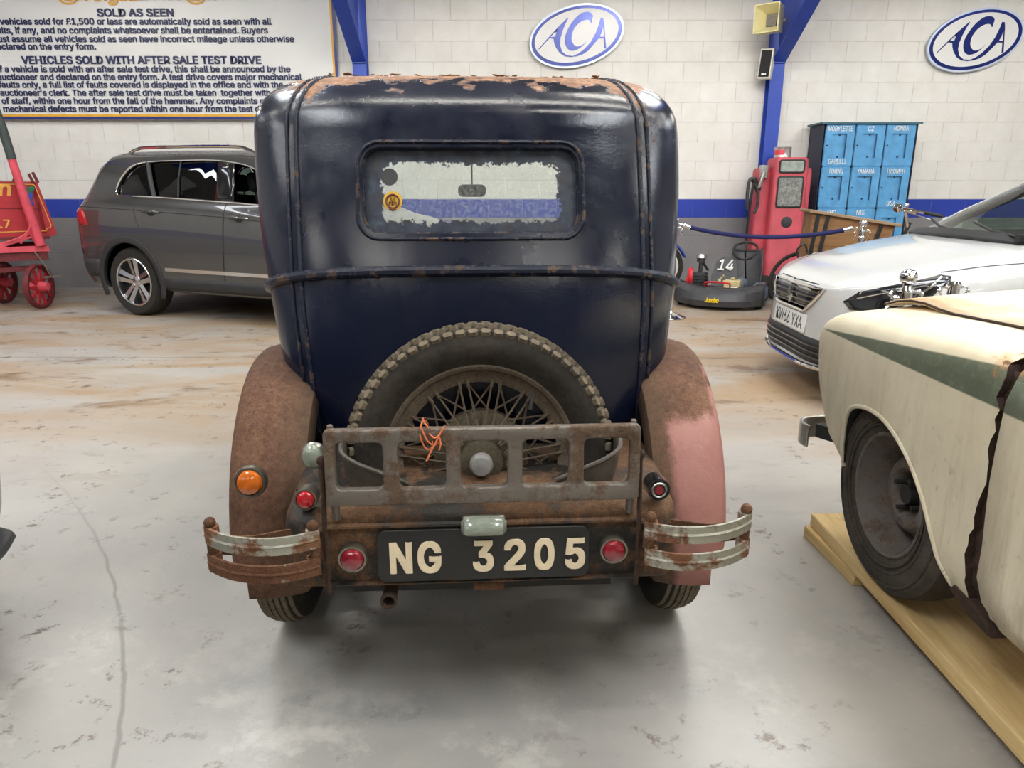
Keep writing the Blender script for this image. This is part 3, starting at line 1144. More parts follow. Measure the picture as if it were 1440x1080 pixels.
# ------------------------------------------------------------------ oval wall emblems
A_OUT = [(180, 650), (300, 520), (430, 390), (565, 265), (576, 268), (535, 345), (500, 430), (474, 520), (470, 600), (500, 680), (560, 724), (640, 735), (720, 704), (800, 645), (880, 560), (945, 450), (985, 340),
         (1005, 265), (1038, 270), (1052, 330), (1068, 470), (1088, 640), (1064, 642), (1052, 520), (985, 517), (930, 580), (850, 668), (780, 712), (700, 738), (620, 748), (540, 740), (470, 700), (415, 630), (390, 570), (382, 522), (325, 516), (192, 652)]
A_H1 = [(342, 500), (390, 446), (436, 384), (420, 440), (403, 496)]
A_H2 = [(1000, 498), (1024, 440), (1042, 372), (1050, 440), (1054, 500)]
C_OUT = [(880, 330), (890, 285), (898, 240), (870, 206), (815, 195), (740, 215), (650, 290), (580, 390), (540, 480), (535, 560), (560, 630), (620, 668), (700, 655), (770, 610), (826, 545), (770, 596), (700, 617), (652, 590), (622, 530), (634, 440), (685, 360), (755, 308), (820, 290), (858, 300)]


def ell(a, b_, ang, n=56):
    c, s = cos(ang), sin(ang)
    return [(a * cos(2 * pi * i / n) * c - b_ * sin(2 * pi * i / n) * s, a * cos(2 * pi * i / n) * s + b_ * sin(2 * pi * i / n) * c) for i in range(n)]


def emblem(xc, zc, k, label):
    t = empty('oval_emblem', label, 'emblem', (xc, BACK_Y - .034, zc), group='oval emblems on the wall')
    F = frame_matrix((0, -.03, 0), (1, 0, 0), (0, 0, 1))
    ang = radians(13)
    sc = lambda pts: [((p[0] - 690) * k, (487 - p[1]) * k) for p in pts]
    b = MB()
    b.add_mesh(plate_mesh([ell(640 * k, 381 * k, ang)], .03), frame_matrix((0, 0, 0), (1, 0, 0), (0, 0, 1)))
    b.build('plaque', M['emblem_edge'], t, sharp=30)
    b = MB()
    b.add_mesh(plate_mesh([ell(614 * k, 355 * k, ang), [(p[0] - 2 * k, p[1] + 4 * k) for p in ell(568 * k, 318 * k, ang)]], .006), F)
    b.build('oval_ring', M['emblem_blue'], t, weld=False, sharp=30)
    b = MB()
    b.add_mesh(plate_mesh([[(p[0] - 2 * k, p[1] + 4 * k) for p in ell(568 * k, 318 * k, ang)]], .003), F)
    b.build('plaque_face', M['sign_white'], t, weld=False, sharp=30)
    b = MB()
    b.add_mesh(plate_mesh([sc(A_OUT), sc(A_H1), sc(A_H2)], .008), F)
    b.add_mesh(plate_mesh([[(p.x, p.y) for p in smooth_closed(sc(C_OUT), 3)]], .008), F)
    b.build('lettering', M['emblem_blue'], t, weld=False, sharp=30)


emblem(.800, 3.122, .000925, 'oval ACA wall emblem above the roof of the old navy car')
emblem(5.745, 3.075, .000925, 'oval ACA wall emblem above the blue lockers and white car')

# ------------------------------------------------------------------ loudspeakers on the column
t = empty('horn_loudspeaker', 'cream square horn loudspeaker fixed high on the blue column', 'loudspeaker', (3.075, 9.26, 3.222), rz=-40)
b = MB()
ro = [rrect(.300, .315, .012, 2), rrect(.275, .29, .012, 2), rrect(.15, .16, .01, 2), rrect(.13, .14, .01, 2)]
rows = [[V(p[0], -.17, p[1]) for p in ro[0]], [V(p[0], -.17, p[1]) for p in ro[1]], [V(p[0], -.02, p[1]) for p in ro[2]], [V(p[0], .0, p[1]) for p in ro[3]]]
b.grid(rows, cv=True)
b.grid([[V(p[0], -.17, p[1]) for p in ro[0]], [V(p[0] * .94, .0, p[1] * .94) for p in ro[0]], [V(p[0] * .55, .12, p[1] * .55) for p in ro[0]]], cv=True)
b.build('horn', M['horn'], t)
b = MB()
b.box((0, .0, 0), (.12, .02, .13))
for i in range(5):
    b.box((0, -.012, -.05 + .025 * i), (.11, .008, .006))
b.build('grille', M['bezel'], t)
b = MB()
b.bar((.0, .1, 0), (.06, .24, .03), .04, .03)
b.build('bracket', M['horn'], t)
t = empty('wall_loudspeaker', 'small box loudspeaker with black front below the cream horn', 'loudspeaker', (3.098, 9.42, 2.775), rz=-30, ry=4)
b = MB()
b.box((0, .06, 0), (.155, .12, .345))
b.build('case', M['light_grey'], t, bevel=.008)
b = MB()
b.box((0, -.005, 0), (.122, .01, .30))
b.build('front_cloth', M['grille_black'], t, bevel=.003)
b = MB()
b.box((0.0, -.011, -.12), (.055, .004, .020))
b.build('badge', M['chrome_dull'], t)


# ------------------------------------------------------------------ the old navy saloon
OLD = empty('vintage_saloon', 'rusty navy pre-war saloon seen from behind with a spare wheel on its tail', 'car', (-.097, 2.03, 0), rz=3.3)

fw = pchip([(.50, .455), (.60, .487), (.75, .525), (.9, .548), (1.05, .566), (1.2, .583), (1.35, .592), (1.46, .594)])
fr = pchip([(.50, -.23), (.65, -.255), (.8, -.25), (1.0, -.225), (1.2, -.175), (1.4, -.115), (1.46, -.095)])
ZR0, ZR1, FRONT = 1.44, 1.608, 1.32


def lean(z):
    return -.022 * max(0, (z - .6)) / 1.0


def ring_pars(z):
    if z <= ZR0:
        return fw(z), fr(z)
    t_ = min((z - ZR0) / (ZR1 - ZR0), 1)
    q = 1 - sqrt(max(1 - t_ * t_, 0))
    return fw(ZR0) - .135 * q, fr(ZR0) + .36 * q


CD, SN = .26, 3.4


def back_y(x, z):
    w, r = ring_pars(z)
    u = min(abs((x - lean(z)) / w), .9999)
    return r + CD * (1 - (1 - u ** SN) ** (1 / SN))


def body_ring(z, k=1.0, n=18):
    w, r = ring_pars(z)
    L = lean(z)
    half = []
    for i in range(n + 1):
        a = (pi / 2) * i / n
        half.append((w * sin(a) ** (2 / SN), r + CD * (1 - max(cos(a), 0) ** (2 / SN))))
    y1 = half[-1][1]
    f = FRONT - (0 if z < ZR0 else .12 * ((z - ZR0) / (ZR1 - ZR0)) ** 2)
    for i in range(1, 11):
        u = i / 10
        half.append((w * (1 - .10 * u * u), y1 + (f - .08 - y1) * u))
    xe = half[-1][0]
    for i in range(1, 5):
        a = pi / 2 * i / 4
        half.append((xe - .08 * (1 - cos(a)), f - .08 + .08 * sin(a)))
    half.append((xe * .5, f + .0))
    pts = half + [(0, f)] + [(-p[0], p[1]) for p in half[:0:-1]]
    cy = .66
    return [(p[0] * k + L, cy + (p[1] - cy) * k) for p in pts]


b = MB()
zs = [.50, .53, .56] + frange(.60, 1.40, 20) + [1.44, 1.475, 1.505, 1.53, 1.55, 1.567, 1.581, 1.592, 1.600, 1.606, 1.608]
rows = [[V(p[0], p[1], z) for p in body_ring(z)] for z in zs]
for k_ in (.96, .88, .75, .55, .3):
    rows.append([V(p[0], p[1], 1.608 + .034 * (1 - k_ ** 2)) for p in body_ring(1.608, k_)])
vr = b.grid(rows, cv=True)
c0 = b.v(V(lean(1.6), .66, 1.642))
for i in range(len(vr[-1])):
    b.f([c0, vr[-1][i], vr[-1][(i + 1) % len(vr[-1])]])
b.f(vr[0][::-1])
body = b.build('body', [M['navy'], M['inside']], OLD, sharp=40)
md = body.modifiers.new('s', 'SOLIDIFY')
md.thickness = .028
md.offset = -1
md.material_offset = 1
md.use_even_offset = False
WZ, WH, WW = 1.288, .212, .555
wl = lean(1.29)
c1 = MB().poly(rrect(WW, WH, .045, 6), (wl, .25, WZ), (1, 0, 0), (0, 0, 1), .8, N=(0, -1, 0))
c2 = MB().poly(rrect(.92, .44, .05, 5), (wl, 1.05, 1.19), (1, 0, 0), (0, 0, 1), .6, N=(0, 1, 0))
sidew = [rrect(.46, .32, .05, 5, .43, 1.28), rrect(.44, .32, .05, 5, .95, 1.28)]
c3 = [MB().poly(o_, (-.8, 0, 0), (0, 1, 0), (0, 0, 1), 1.6, N=(1, 0, 0)) for o_ in sidew]
cut(body, [c1, c2] + c3, 40)


def surf(x, z, off=0.0):
    return V(x, back_y(x, z) - off, z)


def window_loop(w, h, r, off, n=7, cz=WZ):
    return [surf(wl + p[0], cz + p[1], off) for p in rrect(w, h, r, n)]


# rear window: pressed surround, rubber, pane with flaking paint round its edge
b = MB()
dense = lambda L: [p for a, c in zip(L, L[1:] + L[:1]) for p in (a, a.lerp(c, .34), a.lerp(c, .67))]
A0 = window_loop(.625, .290, .062, -.006, cz=WZ + .0)
rows = [A0, window_loop(.612, .278, .058, .010), window_loop(.600, .266, .055, .011), window_loop(.585, .244, .05, -.002), window_loop(.555, .212, .045, -.004), window_loop(.55, .208, .045, -.030)]


def ringsurf(w, h, r, off, cz=WZ):
    base = rrect(w, h, r, 7)
    L = [Vector(p) for p in base]
    out = []
    for a, c in zip(L, L[1:] + L[:1]):
        nseg = max(1, int((c - a).length / .03)) if (c - a).length > .03 else 1
        # fixed count so that all loops match
        out += [a]
    return out


def matched(w, h, r, off, cz=WZ):
    out = []
    n_ = 7
    P = rrect(w, h, r, n_)
    m_ = len(P)
    for i in range(m_):
        a, c = Vector(P[i]), Vector(P[(i + 1) % m_])
        long_edge = (i % (n_ + 1)) == n_
        kk = 10 if long_edge else 1
        for j in range(kk):
            p = a.lerp(c, j / kk)
            out.append(surf(wl + p.x, cz + p.y, off))
    return out


rows = [matched(.590, .252, .060, -.002), matched(.580, .243, .057, .004), matched(.575, .238, .055, .006), matched(.569, .232, .053, .003), matched(.562, .222, .050, -.012), matched(.556, .214, .047, -.016), matched(.548, .207, .045, -.018), matched(.546, .205, .045, -.036)]
b.grid(rows, cv=True)
b.build('rear_window_surround', M['navy_worn'], OLD)

t_ = NT('old_pane_flaking_paint')
x, y, z = t_.xyz()
dx = t_.math('SUBTRACT', t_.math('ABSOLUTE', t_.math('SUBTRACT', x, wl)), .205)
dz = t_.math('SUBTRACT', t_.math('ABSOLUTE', t_.math('SUBTRACT', z, WZ - .006)), .052)
d1 = t_.math('POWER', t_.math('ADD', t_.math('POWER', t_.math('MAXIMUM', dx, 0.0), 2.0), t_.math('POWER', t_.math('MAXIMUM', dz, 0.0), 2.0)), 0.5)
nn = t_.noise(70, 6, 0.75)
nb = t_.noise(14, 4, 0.6)
edge = t_.math('ADD', d1, t_.math('ADD', t_.math('MULTIPLY', t_.math('SUBTRACT', nn, 0.5), 0.06), t_.math('MULTIPLY', t_.math('SUBTRACT', nb, 0.5), 0.05)))
msk = t_.step(edge, .0205, .0225)
pc = t_.ramp(t_.noise(40, 5), [(0.35, (0.012, 0.016, 0.034)), (0.6, (0.035, 0.045, 0.065)), (0.72, (0.06, 0.11, 0.15))])
pc = t_.mix(t_.ramp(nb, [(0.52, 0.0), (0.66, 0.6)]), pc, (0.03, 0.022, 0.018))
paint_sh = t_.pbr(pc, 0.4)
tr = t_.n('BsdfTransparent')
tr.inputs[0].default_value = (0.90, 0.92, 0.90, 1)
gl = t_.n('BsdfGlossy')
gl.inputs['Roughness'].default_value = 0.02
df = t_.n('BsdfDiffuse')
df.inputs[0].default_value = (0.62, 0.63, 0.58, 1)
mx = t_.n('MixShader')
mx.inputs[0].default_value = 0.05
t_.t.links.new(tr.outputs[0], mx.inputs[1])
t_.t.links.new(gl.outputs[0], mx.inputs[2])
m2 = t_.n('MixShader')
t_.set(m2.inputs[0], t_.math('MULTIPLY', t_.ramp(t_.noise(120, 5, 0.7), [(0.42, 0.10), (0.75, 0.40)]), 1.0))
t_.t.links.new(mx.outputs[0], m2.inputs[1])
t_.t.links.new(df.outputs[0], m2.inputs[2])
m3 = t_.n('MixShader')
t_.set(m3.inputs[0], msk)
t_.t.links.new(m2.outputs[0], m3.inputs[1])
t_.t.links.new(paint_sh, m3.inputs[2])
M['old_pane'] = t_.done(m3.outputs[0])
b = MB()
rows = []
for j in range(7):
    zz = WZ - .118 + .236 * j / 6
    rows.append([surf(wl - .29 + .58 * i / 14, zz, -.026) for i in range(15)])
b.grid(rows)
pane = b.build('rear_window_pane', M['old_pane'], OLD)

# round yellow club badge and a dark disc stuck inside the pane
def disc(name, x, z, r, mats, off=-.023):
    b = MB()
    rws = []
    for i, (k_, mi) in enumerate(((1.0, 0), (.72, 0), (.55, 0), (.01, 0))):
        rws.append([surf(wl + x + r * k_ * cos(2 * pi * j / 28), WZ + z + r * k_ * sin(2 * pi * j / 28), -off * -1) for j in range(28)])
    b.grid(rws, cv=True)
    return b


M['badge_yellow'] = plain('badge_yellow', srgb(214, 168, 44), 0.45)
M['badge_maroon'] = plain('badge_maroon', srgb(92, 40, 34), 0.5)
bd = disc('badge', -.202, -.027, .0245, None)
bdg = bd.build('window_badge', M['badge_yellow'], pane)
b = MB()
bx, bz = wl - .202, WZ - .027
b.tube([surf(bx + .0165 * cos(2 * pi * j / 28), bz + .0165 * sin(2 * pi * j / 28), .0205 * -1) + V(0, 0, 0) for j in range(28)], .0022, 6, closed=True)
for s_ in (-1, 1):
    b.tube([surf(bx + s_ * .004 - .006, bz - .010, -.0205), surf(bx + s_ * .004, bz + .010, -.0205), surf(bx + s_ * .004 + .006, bz - .010, -.0205)], .0014, 6)
b.tube([surf(bx - .010, bz - .003, -.0205), surf(bx + .010, bz - .003, -.0205)], .0012, 6)
b.tube([surf(bx - .008, bz - .018, -.0205), surf(bx, bz - .022, -.0205), surf(bx + .008, bz - .018, -.0205)], .003, 6)
b.build('badge_marking', M['badge_maroon'], pane)
d2 = disc('disc', -.210, .033, .0215, None)
d2.build('window_disc', plain('dark_sticker', (0.045, 0.045, 0.045), 0.6), pane)

# seams and mouldings
for s_ in (-1, 1):
    for xo, r_ in ((.445, .006), (.470, .005)):
        b = MB()
        pts = []
        for z in frange(.56, 1.43, 34) + [1.46, 1.49, 1.515, 1.54, 1.56, 1.578, 1.592, 1.602, 1.607]:
            x = s_ * (xo - .025 * max(0, (1.0 - z)) / .45 - (.055 if z > ZR0 else 0) * ((z - ZR0) / (ZR1 - ZR0)) ** 2) + lean(z)
            pts.append(surf(x, z, .001))
        b.tube(pts, r_, 8)
        b.build('panel_seam', M['navy_worn'], OLD)
b = MB()
pts = []
n_ = 60
for i in range(n_ + 1):
    u = -1 + 2 * i / n_
    z = 1.090 - .072 * u * u
    w, r = ring_pars(z)
    a = abs(u) * pi / 2
    x = (1 if u > 0 else -1) * w * sin(a) ** (2 / SN) if u else 0
    pts.append(V(x + lean(z), r + CD * (1 - max(cos(a), 0) ** (2 / SN)) - .003, z))
left = [V(-(fw(1.018)) * (1 - .10 * u_ * u_) - .003 + lean(1), .05 + (FRONT - .15) * u_, 1.018) for u_ in (1, .75, .5, .25, .08)]
right = [V((fw(1.018)) * (1 - .10 * u_ * u_) + .003 + lean(1), .05 + (FRONT - .15) * u_, 1.018) for u_ in (.08, .25, .5, .75, 1)]
b.tube(left + pts + right, .0145, 10)
b.build('waist_moulding', M['navy_worn'], OLD)

# rust flakes lifting on the roof
b = MB()
rnd = random.Random(3)
for i in range(420):
    x = rnd.uniform(-.44, .40)
    yy = rnd.uniform(.20, .62) if rnd.random() < .8 else rnd.uniform(.6, 1.1)
    # roof height from the ring model
    z = None
    for zz in (1.55, 1.575, 1.59, 1.60, 1.606, 1.608):
        if back_y(x, zz) > yy:
            break
        z = zz
    if z is None:
        continue
    if z >= 1.6:
        z = 1.608 + .02 * min(max((yy - .25) / .4, 0), 1) * (1 - (x / .5) ** 2)
    s0 = rnd.uniform(.005, .017)
    ang = rnd.uniform(0, pi)
    n_ = 6
    P = [V(x + s0 * rnd.uniform(.6, 1.2) * cos(2 * pi * j / n_), yy + s0 * .7 * rnd.uniform(.6, 1.2) * sin(2 * pi * j / n_), z + .001 + rnd.uniform(0, .0055)) for j in range(n_)]
    vs = [b.v(p) for p in P]
    c_ = b.v(V(x, yy, z + rnd.uniform(0, .004)))
    for j in range(n_):
        b.f([c_, vs[j], vs[(j + 1) % n_]])
o = b.build('rust_flakes', M['rust_orange'], OLD, weld=False, normals=False, solid=.0015)
o['kind'] = 'stuff'

# side glass, windscreen, mirror
for s_ in (-1, 1):
    for o_ in sidew:
        b = MB()
        rws = []
        cy, cz = sum(p[0] for p in o_) / len(o_), sum(p[1] for p in o_) / len(o_)
        vs = [b.v(V(s_ * (fw(p[1]) - .022) * (1 - .10 * (max(p[0] - .1, 0) / 1.2) ** 2) + lean(p[1]), p[0], p[1])) for p in o_]
        b.f(vs)
        b.build('side_window', M['glass'], OLD)
b = MB()
b.grid([[V(wl - .46, FRONT - .015, .97), V(wl + .46, FRONT - .015, .97)], [V(wl - .46, FRONT - .02, 1.42), V(wl + .46, FRONT - .02, 1.42)]])
b.build('windscreen', M['glass'], OLD)
b = MB()
me = plate_mesh([rrect(.115, .046, .018, 4)], .012, .003)
b.add_mesh(me, frame_matrix((wl + .006, 1.16, 1.285), (1, 0, 0), (0, 0, 1)))
b.build('rear_view_mirror', M['grey_trim'], OLD)
b = MB()
b.cyl((wl + .006, 1.165, 1.305), (wl + .006, 1.18, 1.43), .004, seg=8)
b.build('mirror_stalk', M['black'], OLD)
b = MB()
b.tube([V(wl + .23 + .19 * cos(2 * pi * j / 28), .98 + .06 * sin(2 * pi * j / 28), .95 + .17 * sin(2 * pi * j / 28)) for j in range(28)], .011, 8, closed=True)
b.cyl((wl + .23, .98, .95), (wl + .23, 1.25, .82), .014, seg=8)
b.build('steering_wheel', M['black'], OLD)
for x0, y0, w_, t_y, h_ in ((-.26, .62, .46, .14, .5), (.26, .62, .46, .14, .5), (0, .12, .98, .16, .45)):
    b = MB()
    b.box((x0 + lean(.8), y0, .76), (w_, t_y, h_))
    b.build('seat_back', M['leather'], OLD, bevel=.04)

# bonnet, scuttle, radiator, running boards, front wings and wheels
b = MB()
rows = []
for y, w, zt in ((FRONT - .03, .43, 1.03), (1.7, .36, 1.0), (2.2, .27, .97), (2.55, .245, .96)):
    rows.append([V(w * cos(a) ** .5 if cos(a) > 0 else 0, y, .5 + (zt - .5) * sin(a) ** .5) for a in [pi / 2 * i / 8 for i in range(9)]] +
                [V(-w * cos(a) ** .5 if cos(a) > 0 else 0, y, .5 + (zt - .5) * sin(a) ** .5) for a in [pi / 2 * i / 8 for i in range(7, -1, -1)]])
vr = b.grid(rows)
b.f(vr[-1])
b.build('bonnet', M['navy'], OLD)
b = MB()
b.box((0, 2.58, .72), (.44, .05, .5))
b.build('radiator', M['chrome_dull'], OLD, bevel=.03)
for s_ in (-1, 1):
    b = MB()
    b.box((s_ * .56, .98, .35), (.22, 1.0, .03))
    b.build('running_board', M['rust_dark'], OLD, bevel=.008)
    b = MB()
    rows = []
    for i in range(17):
        a = radians(-80 + 150 * i / 16)
        R_ = .44
        cy, cz = 2.12, .33
        rows.append([V(s_ * px, cy + (R_ + dr) * sin(a), cz + (R_ + dr) * cos(a)) for px, dr in ((.36, -.03), (.44, .0), (.54, .0), (.62, -.02), (.64, -.07))])
    b.grid(rows)
    b.build('front_wing', M['rust'], OLD, solid=.004)

b = MB()
b.box((0, .85, .42), (.62, 2.7, .12))
b.box((0, -.20, .40), (.60, .30, .10))
b.cyl((-.52, 0, .335), (.52, 0, .335), .04, seg=14)
b.ball((.05, 0, .335), .11)
for s_ in (-1, 1):
    for k_ in range(4):
        b.strip([V(s_ * .40, -.42 + .04 * k_, .40 - .016 * k_), V(s_ * .40, -.1, .345 - .016 * k_), V(s_ * .40, .05, .335 - .016 * k_), V(s_ * .40, .4 - .04 * k_, .40 - .016 * k_)], .024, .010, (1, 0, 0))
    b.box((s_ * .46, .24, .54), (.10, .75, .18))
b.build('chassis', M['chassis'], OLD)


def tread_tyre(b, o, axis, R, wid, Rin, ref, seg=64, blocks=True, rows_=4):
    """tyre body and tread blocks around axis"""
    o, ax = Vector(o), Vector(axis).normalized()
    hw_ = wid / 2
    b.mi = 0
    prof = [(Rin, -hw_ * .62), (Rin + .02, -hw_ * .82), (Rin + (R - Rin) * .45, -hw_), (R - .035, -hw_ * .94), (R - .014, -hw_ * .78), (R - .006, -hw_ * .4), (R - .004, 0),
            (R - .006, hw_ * .4), (R - .014, hw_ * .78), (R - .035, hw_ * .94), (Rin + (R - Rin) * .45, hw_), (Rin + .02, hw_ * .82), (Rin, hw_ * .62)]
    b.lathe(prof, o, ax, seg, closed=True, ref=ref)
    if not blocks:
        return
    b.mi = 1
    u = Vector(ref).normalized()
    w = ax.cross(u)
    n = 66
    lay = [(-.80, .30, -.016, 0), (-.30, .40, -.003, .5), (.30, .40, -.003, 0), (.80, .30, -.016, .5)]
    for (cx, wd, dr, ph) in lay:
        for j in range(n):
            a = 2 * pi * (j + ph) / n
            e = u * cos(a) + w * sin(a)
            tn = -u * sin(a) + w * cos(a)
            nn_ = e
            side = abs(cx) > .6
            if side:
                nn_ = (e * .8 + ax * (.6 if cx > 0 else -.6)).normalized()
                sd = tn.cross(nn_)
            else:
                sd = ax
            p = o + ax * cx * hw_ + e * (R + dr)
            L = 2 * pi * R / n * .80
            rot = Matrix((sd, tn, nn_)).transposed()
            hx, hy, hz = hw_ * wd * .94 / 1, L, .014
            ol = [(-.5, -.32), (-.2, -.5), (.2, -.5), (.5, -.32), (.5, .32), (.2, .5), (-.2, .5), (-.5, .32)]
            va = [b.v(p + rot @ Vector((q[0] * hx, q[1] * hy, -hz * .5))) for q in ol]
            vb = [b.v(p + rot @ Vector((q[0] * hx * .88, q[1] * hy * .88, hz * .45))) for q in ol]
            b.f(vb)
            for i in range(8):
                b.f([va[i], va[(i + 1) % 8], vb[(i + 1) % 8], vb[i]])
    b.mi = 0


def wire_wheel(parent, o, axis, R, wid, ref, blocks=True, out=1, spokes=True, ribs=False):
    """tyre > none; rim, spokes, hub: four parts of the wheel under parent"""
    o, ax = Vector(o), Vector(axis).normalized()
    Rin = R * .712
    b = MB()
    tread_tyre(b, o, ax, R, wid, Rin, ref, blocks=blocks)
    if ribs:                                            # ribbed road tread with worn shoulders
        b.mi = 1
        for cx, wd, dr in ((-.66, .13, -.010), (-.40, .11, -.002), (-.13, .11, .001), (.13, .11, .001), (.40, .11, -.002), (.66, .13, -.010)):
            c_, h_ = cx * wid / 2, wd * wid / 2
            b.lathe([(R + dr - .012, c_ - h_), (R + dr, c_ - h_ * .85), (R + dr, c_ + h_ * .85), (R + dr - .012, c_ + h_)], o, ax, 64, ref=ref)
        b.mi = 0
    ty = b.build('tyre', [M['tyre_old'], M['tread_old']], parent, sharp=40)
    b = MB()
    hw_ = wid / 2
    b.lathe([(Rin + .004, -hw_ * .60), (Rin - .004, -hw_ * .66), (Rin - .012, -hw_ * .60), (Rin - .016, -hw_ * .45), (Rin - .040, -hw_ * .3), (Rin - .044, hw_ * .3), (Rin - .016, hw_ * .45), (Rin - .012, hw_ * .60), (Rin - .004, hw_ * .66), (Rin + .004, hw_ * .60)], o, ax, 56, ref=ref)
    b.lathe([(Rin - .038, hw_ * .34), (Rin - .016, hw_ * .42)], o, ax, 56, ref=ref)
    b.build('wheel_rim', M['rim'], parent)
    if spokes:
        b = MB()
        u = Vector(ref).normalized()
        w = ax.cross(u)
        E_ = lambda a: u * cos(a) + w * sin(a)
        n_g = 15
        for k_ in range(n_g):
            a = 2 * pi * (k_ + .5) / n_g
            for d_, hr, hh, rim_h, da in ((.50, .108, .016, .006, .020), (-.50, .108, .016, .006, -.020), (.17, .060, .052, .018, .052), (-.17, .060, .052, .018, -.052)):
                p0 = o + E_(a + da) * (Rin - .034) + ax * rim_h * out
                p1 = o + E_(a + d_) * hr + ax * hh * out
                b.cyl(p0, p1, .0026, seg=5, caps=False)
                b.cyl(p0, p0.lerp(p1, .14), .0044, seg=6)
        b.build('wire_spokes', M['spoke'], parent)
    b = MB()
    b.lathe([(.0, -.03), (.11, -.03), (.118, -.02), (.118, .012), (.105, .022), (.085, .026), (.080, .036), (.055, .040), (.052, .058), (.040, .066), (.0, .068)] if out > 0 else
            [(.0, .03), (.11, .03), (.118, .02), (.118, -.012), (.105, -.022), (.085, -.026), (.080, -.036), (.055, -.040), (.052, -.058), (.040, -.066), (.0, -.068)], o, ax, 36, ref=ref)
    b.build('wheel_hub', M['hub'], parent)


# rear wings and wheels
for s_ in (-1, 1):
    b = MB()
    rows = []
    N_ = 30
    for i in range(N_ + 1):
        a = radians(-78 + 170 * i / N_)          # + towards the tail
        R_ = .505 - .045 * max(0, sin(a)) ** 2 * (1 if a > 0 else 0)
        tail = max(0, (a - radians(78)) / radians(14))
        xo = .640 - .020 * max(0, a) / (pi / 2) - .055 * tail ** 2
        prof = [(.425, -.05), (.435, -.015), (.47, .0), (.52, .010), (.57, .008), (xo - .026, -.004), (xo - .010, -.018), (xo - .002, -.040), (xo, -.075), (xo - .001, -.10)]
        rows.append([V(s_ * px, -(R_ + dr) * sin(a), .345 + (R_ + dr) * cos(a)) for px, dr in prof])
    vr = b.grid(rows)
    b.build('rear_wing', M['fender'], OLD, solid=.005)
    wh = bpy.data.objects.new('road_wheel', None)
    COL.objects.link(wh)
    wh.parent = OLD
    wire_wheel(wh, (s_ * .575, .035, .335), (s_, 0, 0), .335, .124, (0, 0, 1), blocks=False, ribs=True)
    wh2 = bpy.data.objects.new('road_wheel', None)
    COL.objects.link(wh2)
    wh2.parent = OLD
    wire_wheel(wh2, (s_ * .565, 2.12, .335), (s_, 0, 0), .335, .115, (0, 0, 1), blocks=False)

# spare wheel
sp = bpy.data.objects.new('spare_wheel', None)
COL.objects.link(sp)
sp.parent = OLD
ax_ = V(0, -1, .10).normalized()
SPO = V(-.002, -.375, .652)
wire_wheel(sp, SPO, ax_, .328, .118, V(0, .10, 1).normalized(), blocks=True)
b = MB()
b.lathe([(0, .06), (.027, .06), (.028, .085), (.024, .094), (.022, .099), (.0, .102)], SPO, ax_, 28)
b.build('chrome_knob', M['knob'], sp)
b = MB()
b.cyl(SPO + V(.128, -.02, .165), SPO + V(.118, -.04, .13), .004, .006, seg=8)
b.build('tyre_valve', M['chassis'], sp)

# flaps hugging the spare in its well
for s_ in (-1, 1):
    b = MB()
    path = smooth_open([V(s_ * .300, -.36, .712), V(s_ * .322, -.40, .720), V(s_ * .328, -.45, .717), V(s_ * .318, -.49, .707), V(s_ * .285, -.507, .690), V(s_ * .24, -.512, .672), V(s_ * .20, -.514, .656), V(s_ * .17, -.514, .642)], 4)
    b.grid([[V(p.x - s_ * .022 * (1 - q) ** 2, p.y + .006 * (1 - q), .60 + (p.z - .60) * q) for q in (0, .3, .6, .85, 1.0)] for p in path])
    b.tube(path, .0055, 7)
    b.build('wheel_well_flap', M['leather'], OLD, solid=.004)

# tail box (boxed petrol tank) with pressed number-plate panel
TY = -.605
b = MB()
w0, w1 = .425, .440
prof = [(-.20, .430), (TY + .02, .432), (TY + .005, .437), (TY, .447), (TY + .002, .585), (TY + .010, .600), (TY + .026, .609), (TY + .06, .614), (-.42, .632), (-.2, .64)]
xs_ = [-.44, -.437, -.43, -.415, -.39, -.36, -.3, -.2, -.1, 0, .1, .2, .3, .36, .39, .415, .43, .437, .44]
rows = []
for x in xs_:
    k_ = max(0, (abs(x) - .40) / .04)
    q = 1 - sqrt(max(0, 1 - k_ * k_))
    rows.append([V(x, y + .05 * q * (1 if y < -.45 else 0), z - .018 * q * (1 if z > .55 else 0)) for y, z in prof])
vr = b.grid(rows, cv=True)
b.f(vr[0])
b.f(vr[-1][::-1])
b.build('tail_box', M['tank'], OLD, sharp=50)
b = MB()
loop = lambda w, h, r, y: [V(p[0], y, .5135 + p[1]) for p in rrect(w, h, r, 5)]
b.grid([loop(.74, .150, .03, TY + .004), loop(.735, .145, .03, TY - .006), loop(.725, .136, .027, TY - .008), loop(.715, .128, .025, TY + .001)], cv=True)
b.build('pressed_panel_edge', M['tank'], OLD)
b = MB()
me = plate_mesh([rrect(.462, .118, .018, 5)], .012, .003)
b.add_mesh(me, frame_matrix((.0, TY - .001, .514), (1, 0, 0), (0, 0, 1)))
np_ = b.build('number_plate', M['plate_black'], OLD)
b = MB()
for txt, x, w in (('N', -.190, .050), ('G', -.128, .053), ('3', -.010, .047), ('2', .060, .049), ('0', .125, .046), ('5', .194, .046)):
    me = text_mesh(txt, .070, width=w - .008, bold=.05, thick=.003)
    b.add_mesh(me, frame_matrix((x + .008, TY - .0125, .4765), (1, 0, 0), (0, 0, 1)))
    bpy.data.meshes.remove(me)
b.build('lettering', M['plate_letter'], np_, weld=False, normals=False, sharp=30)


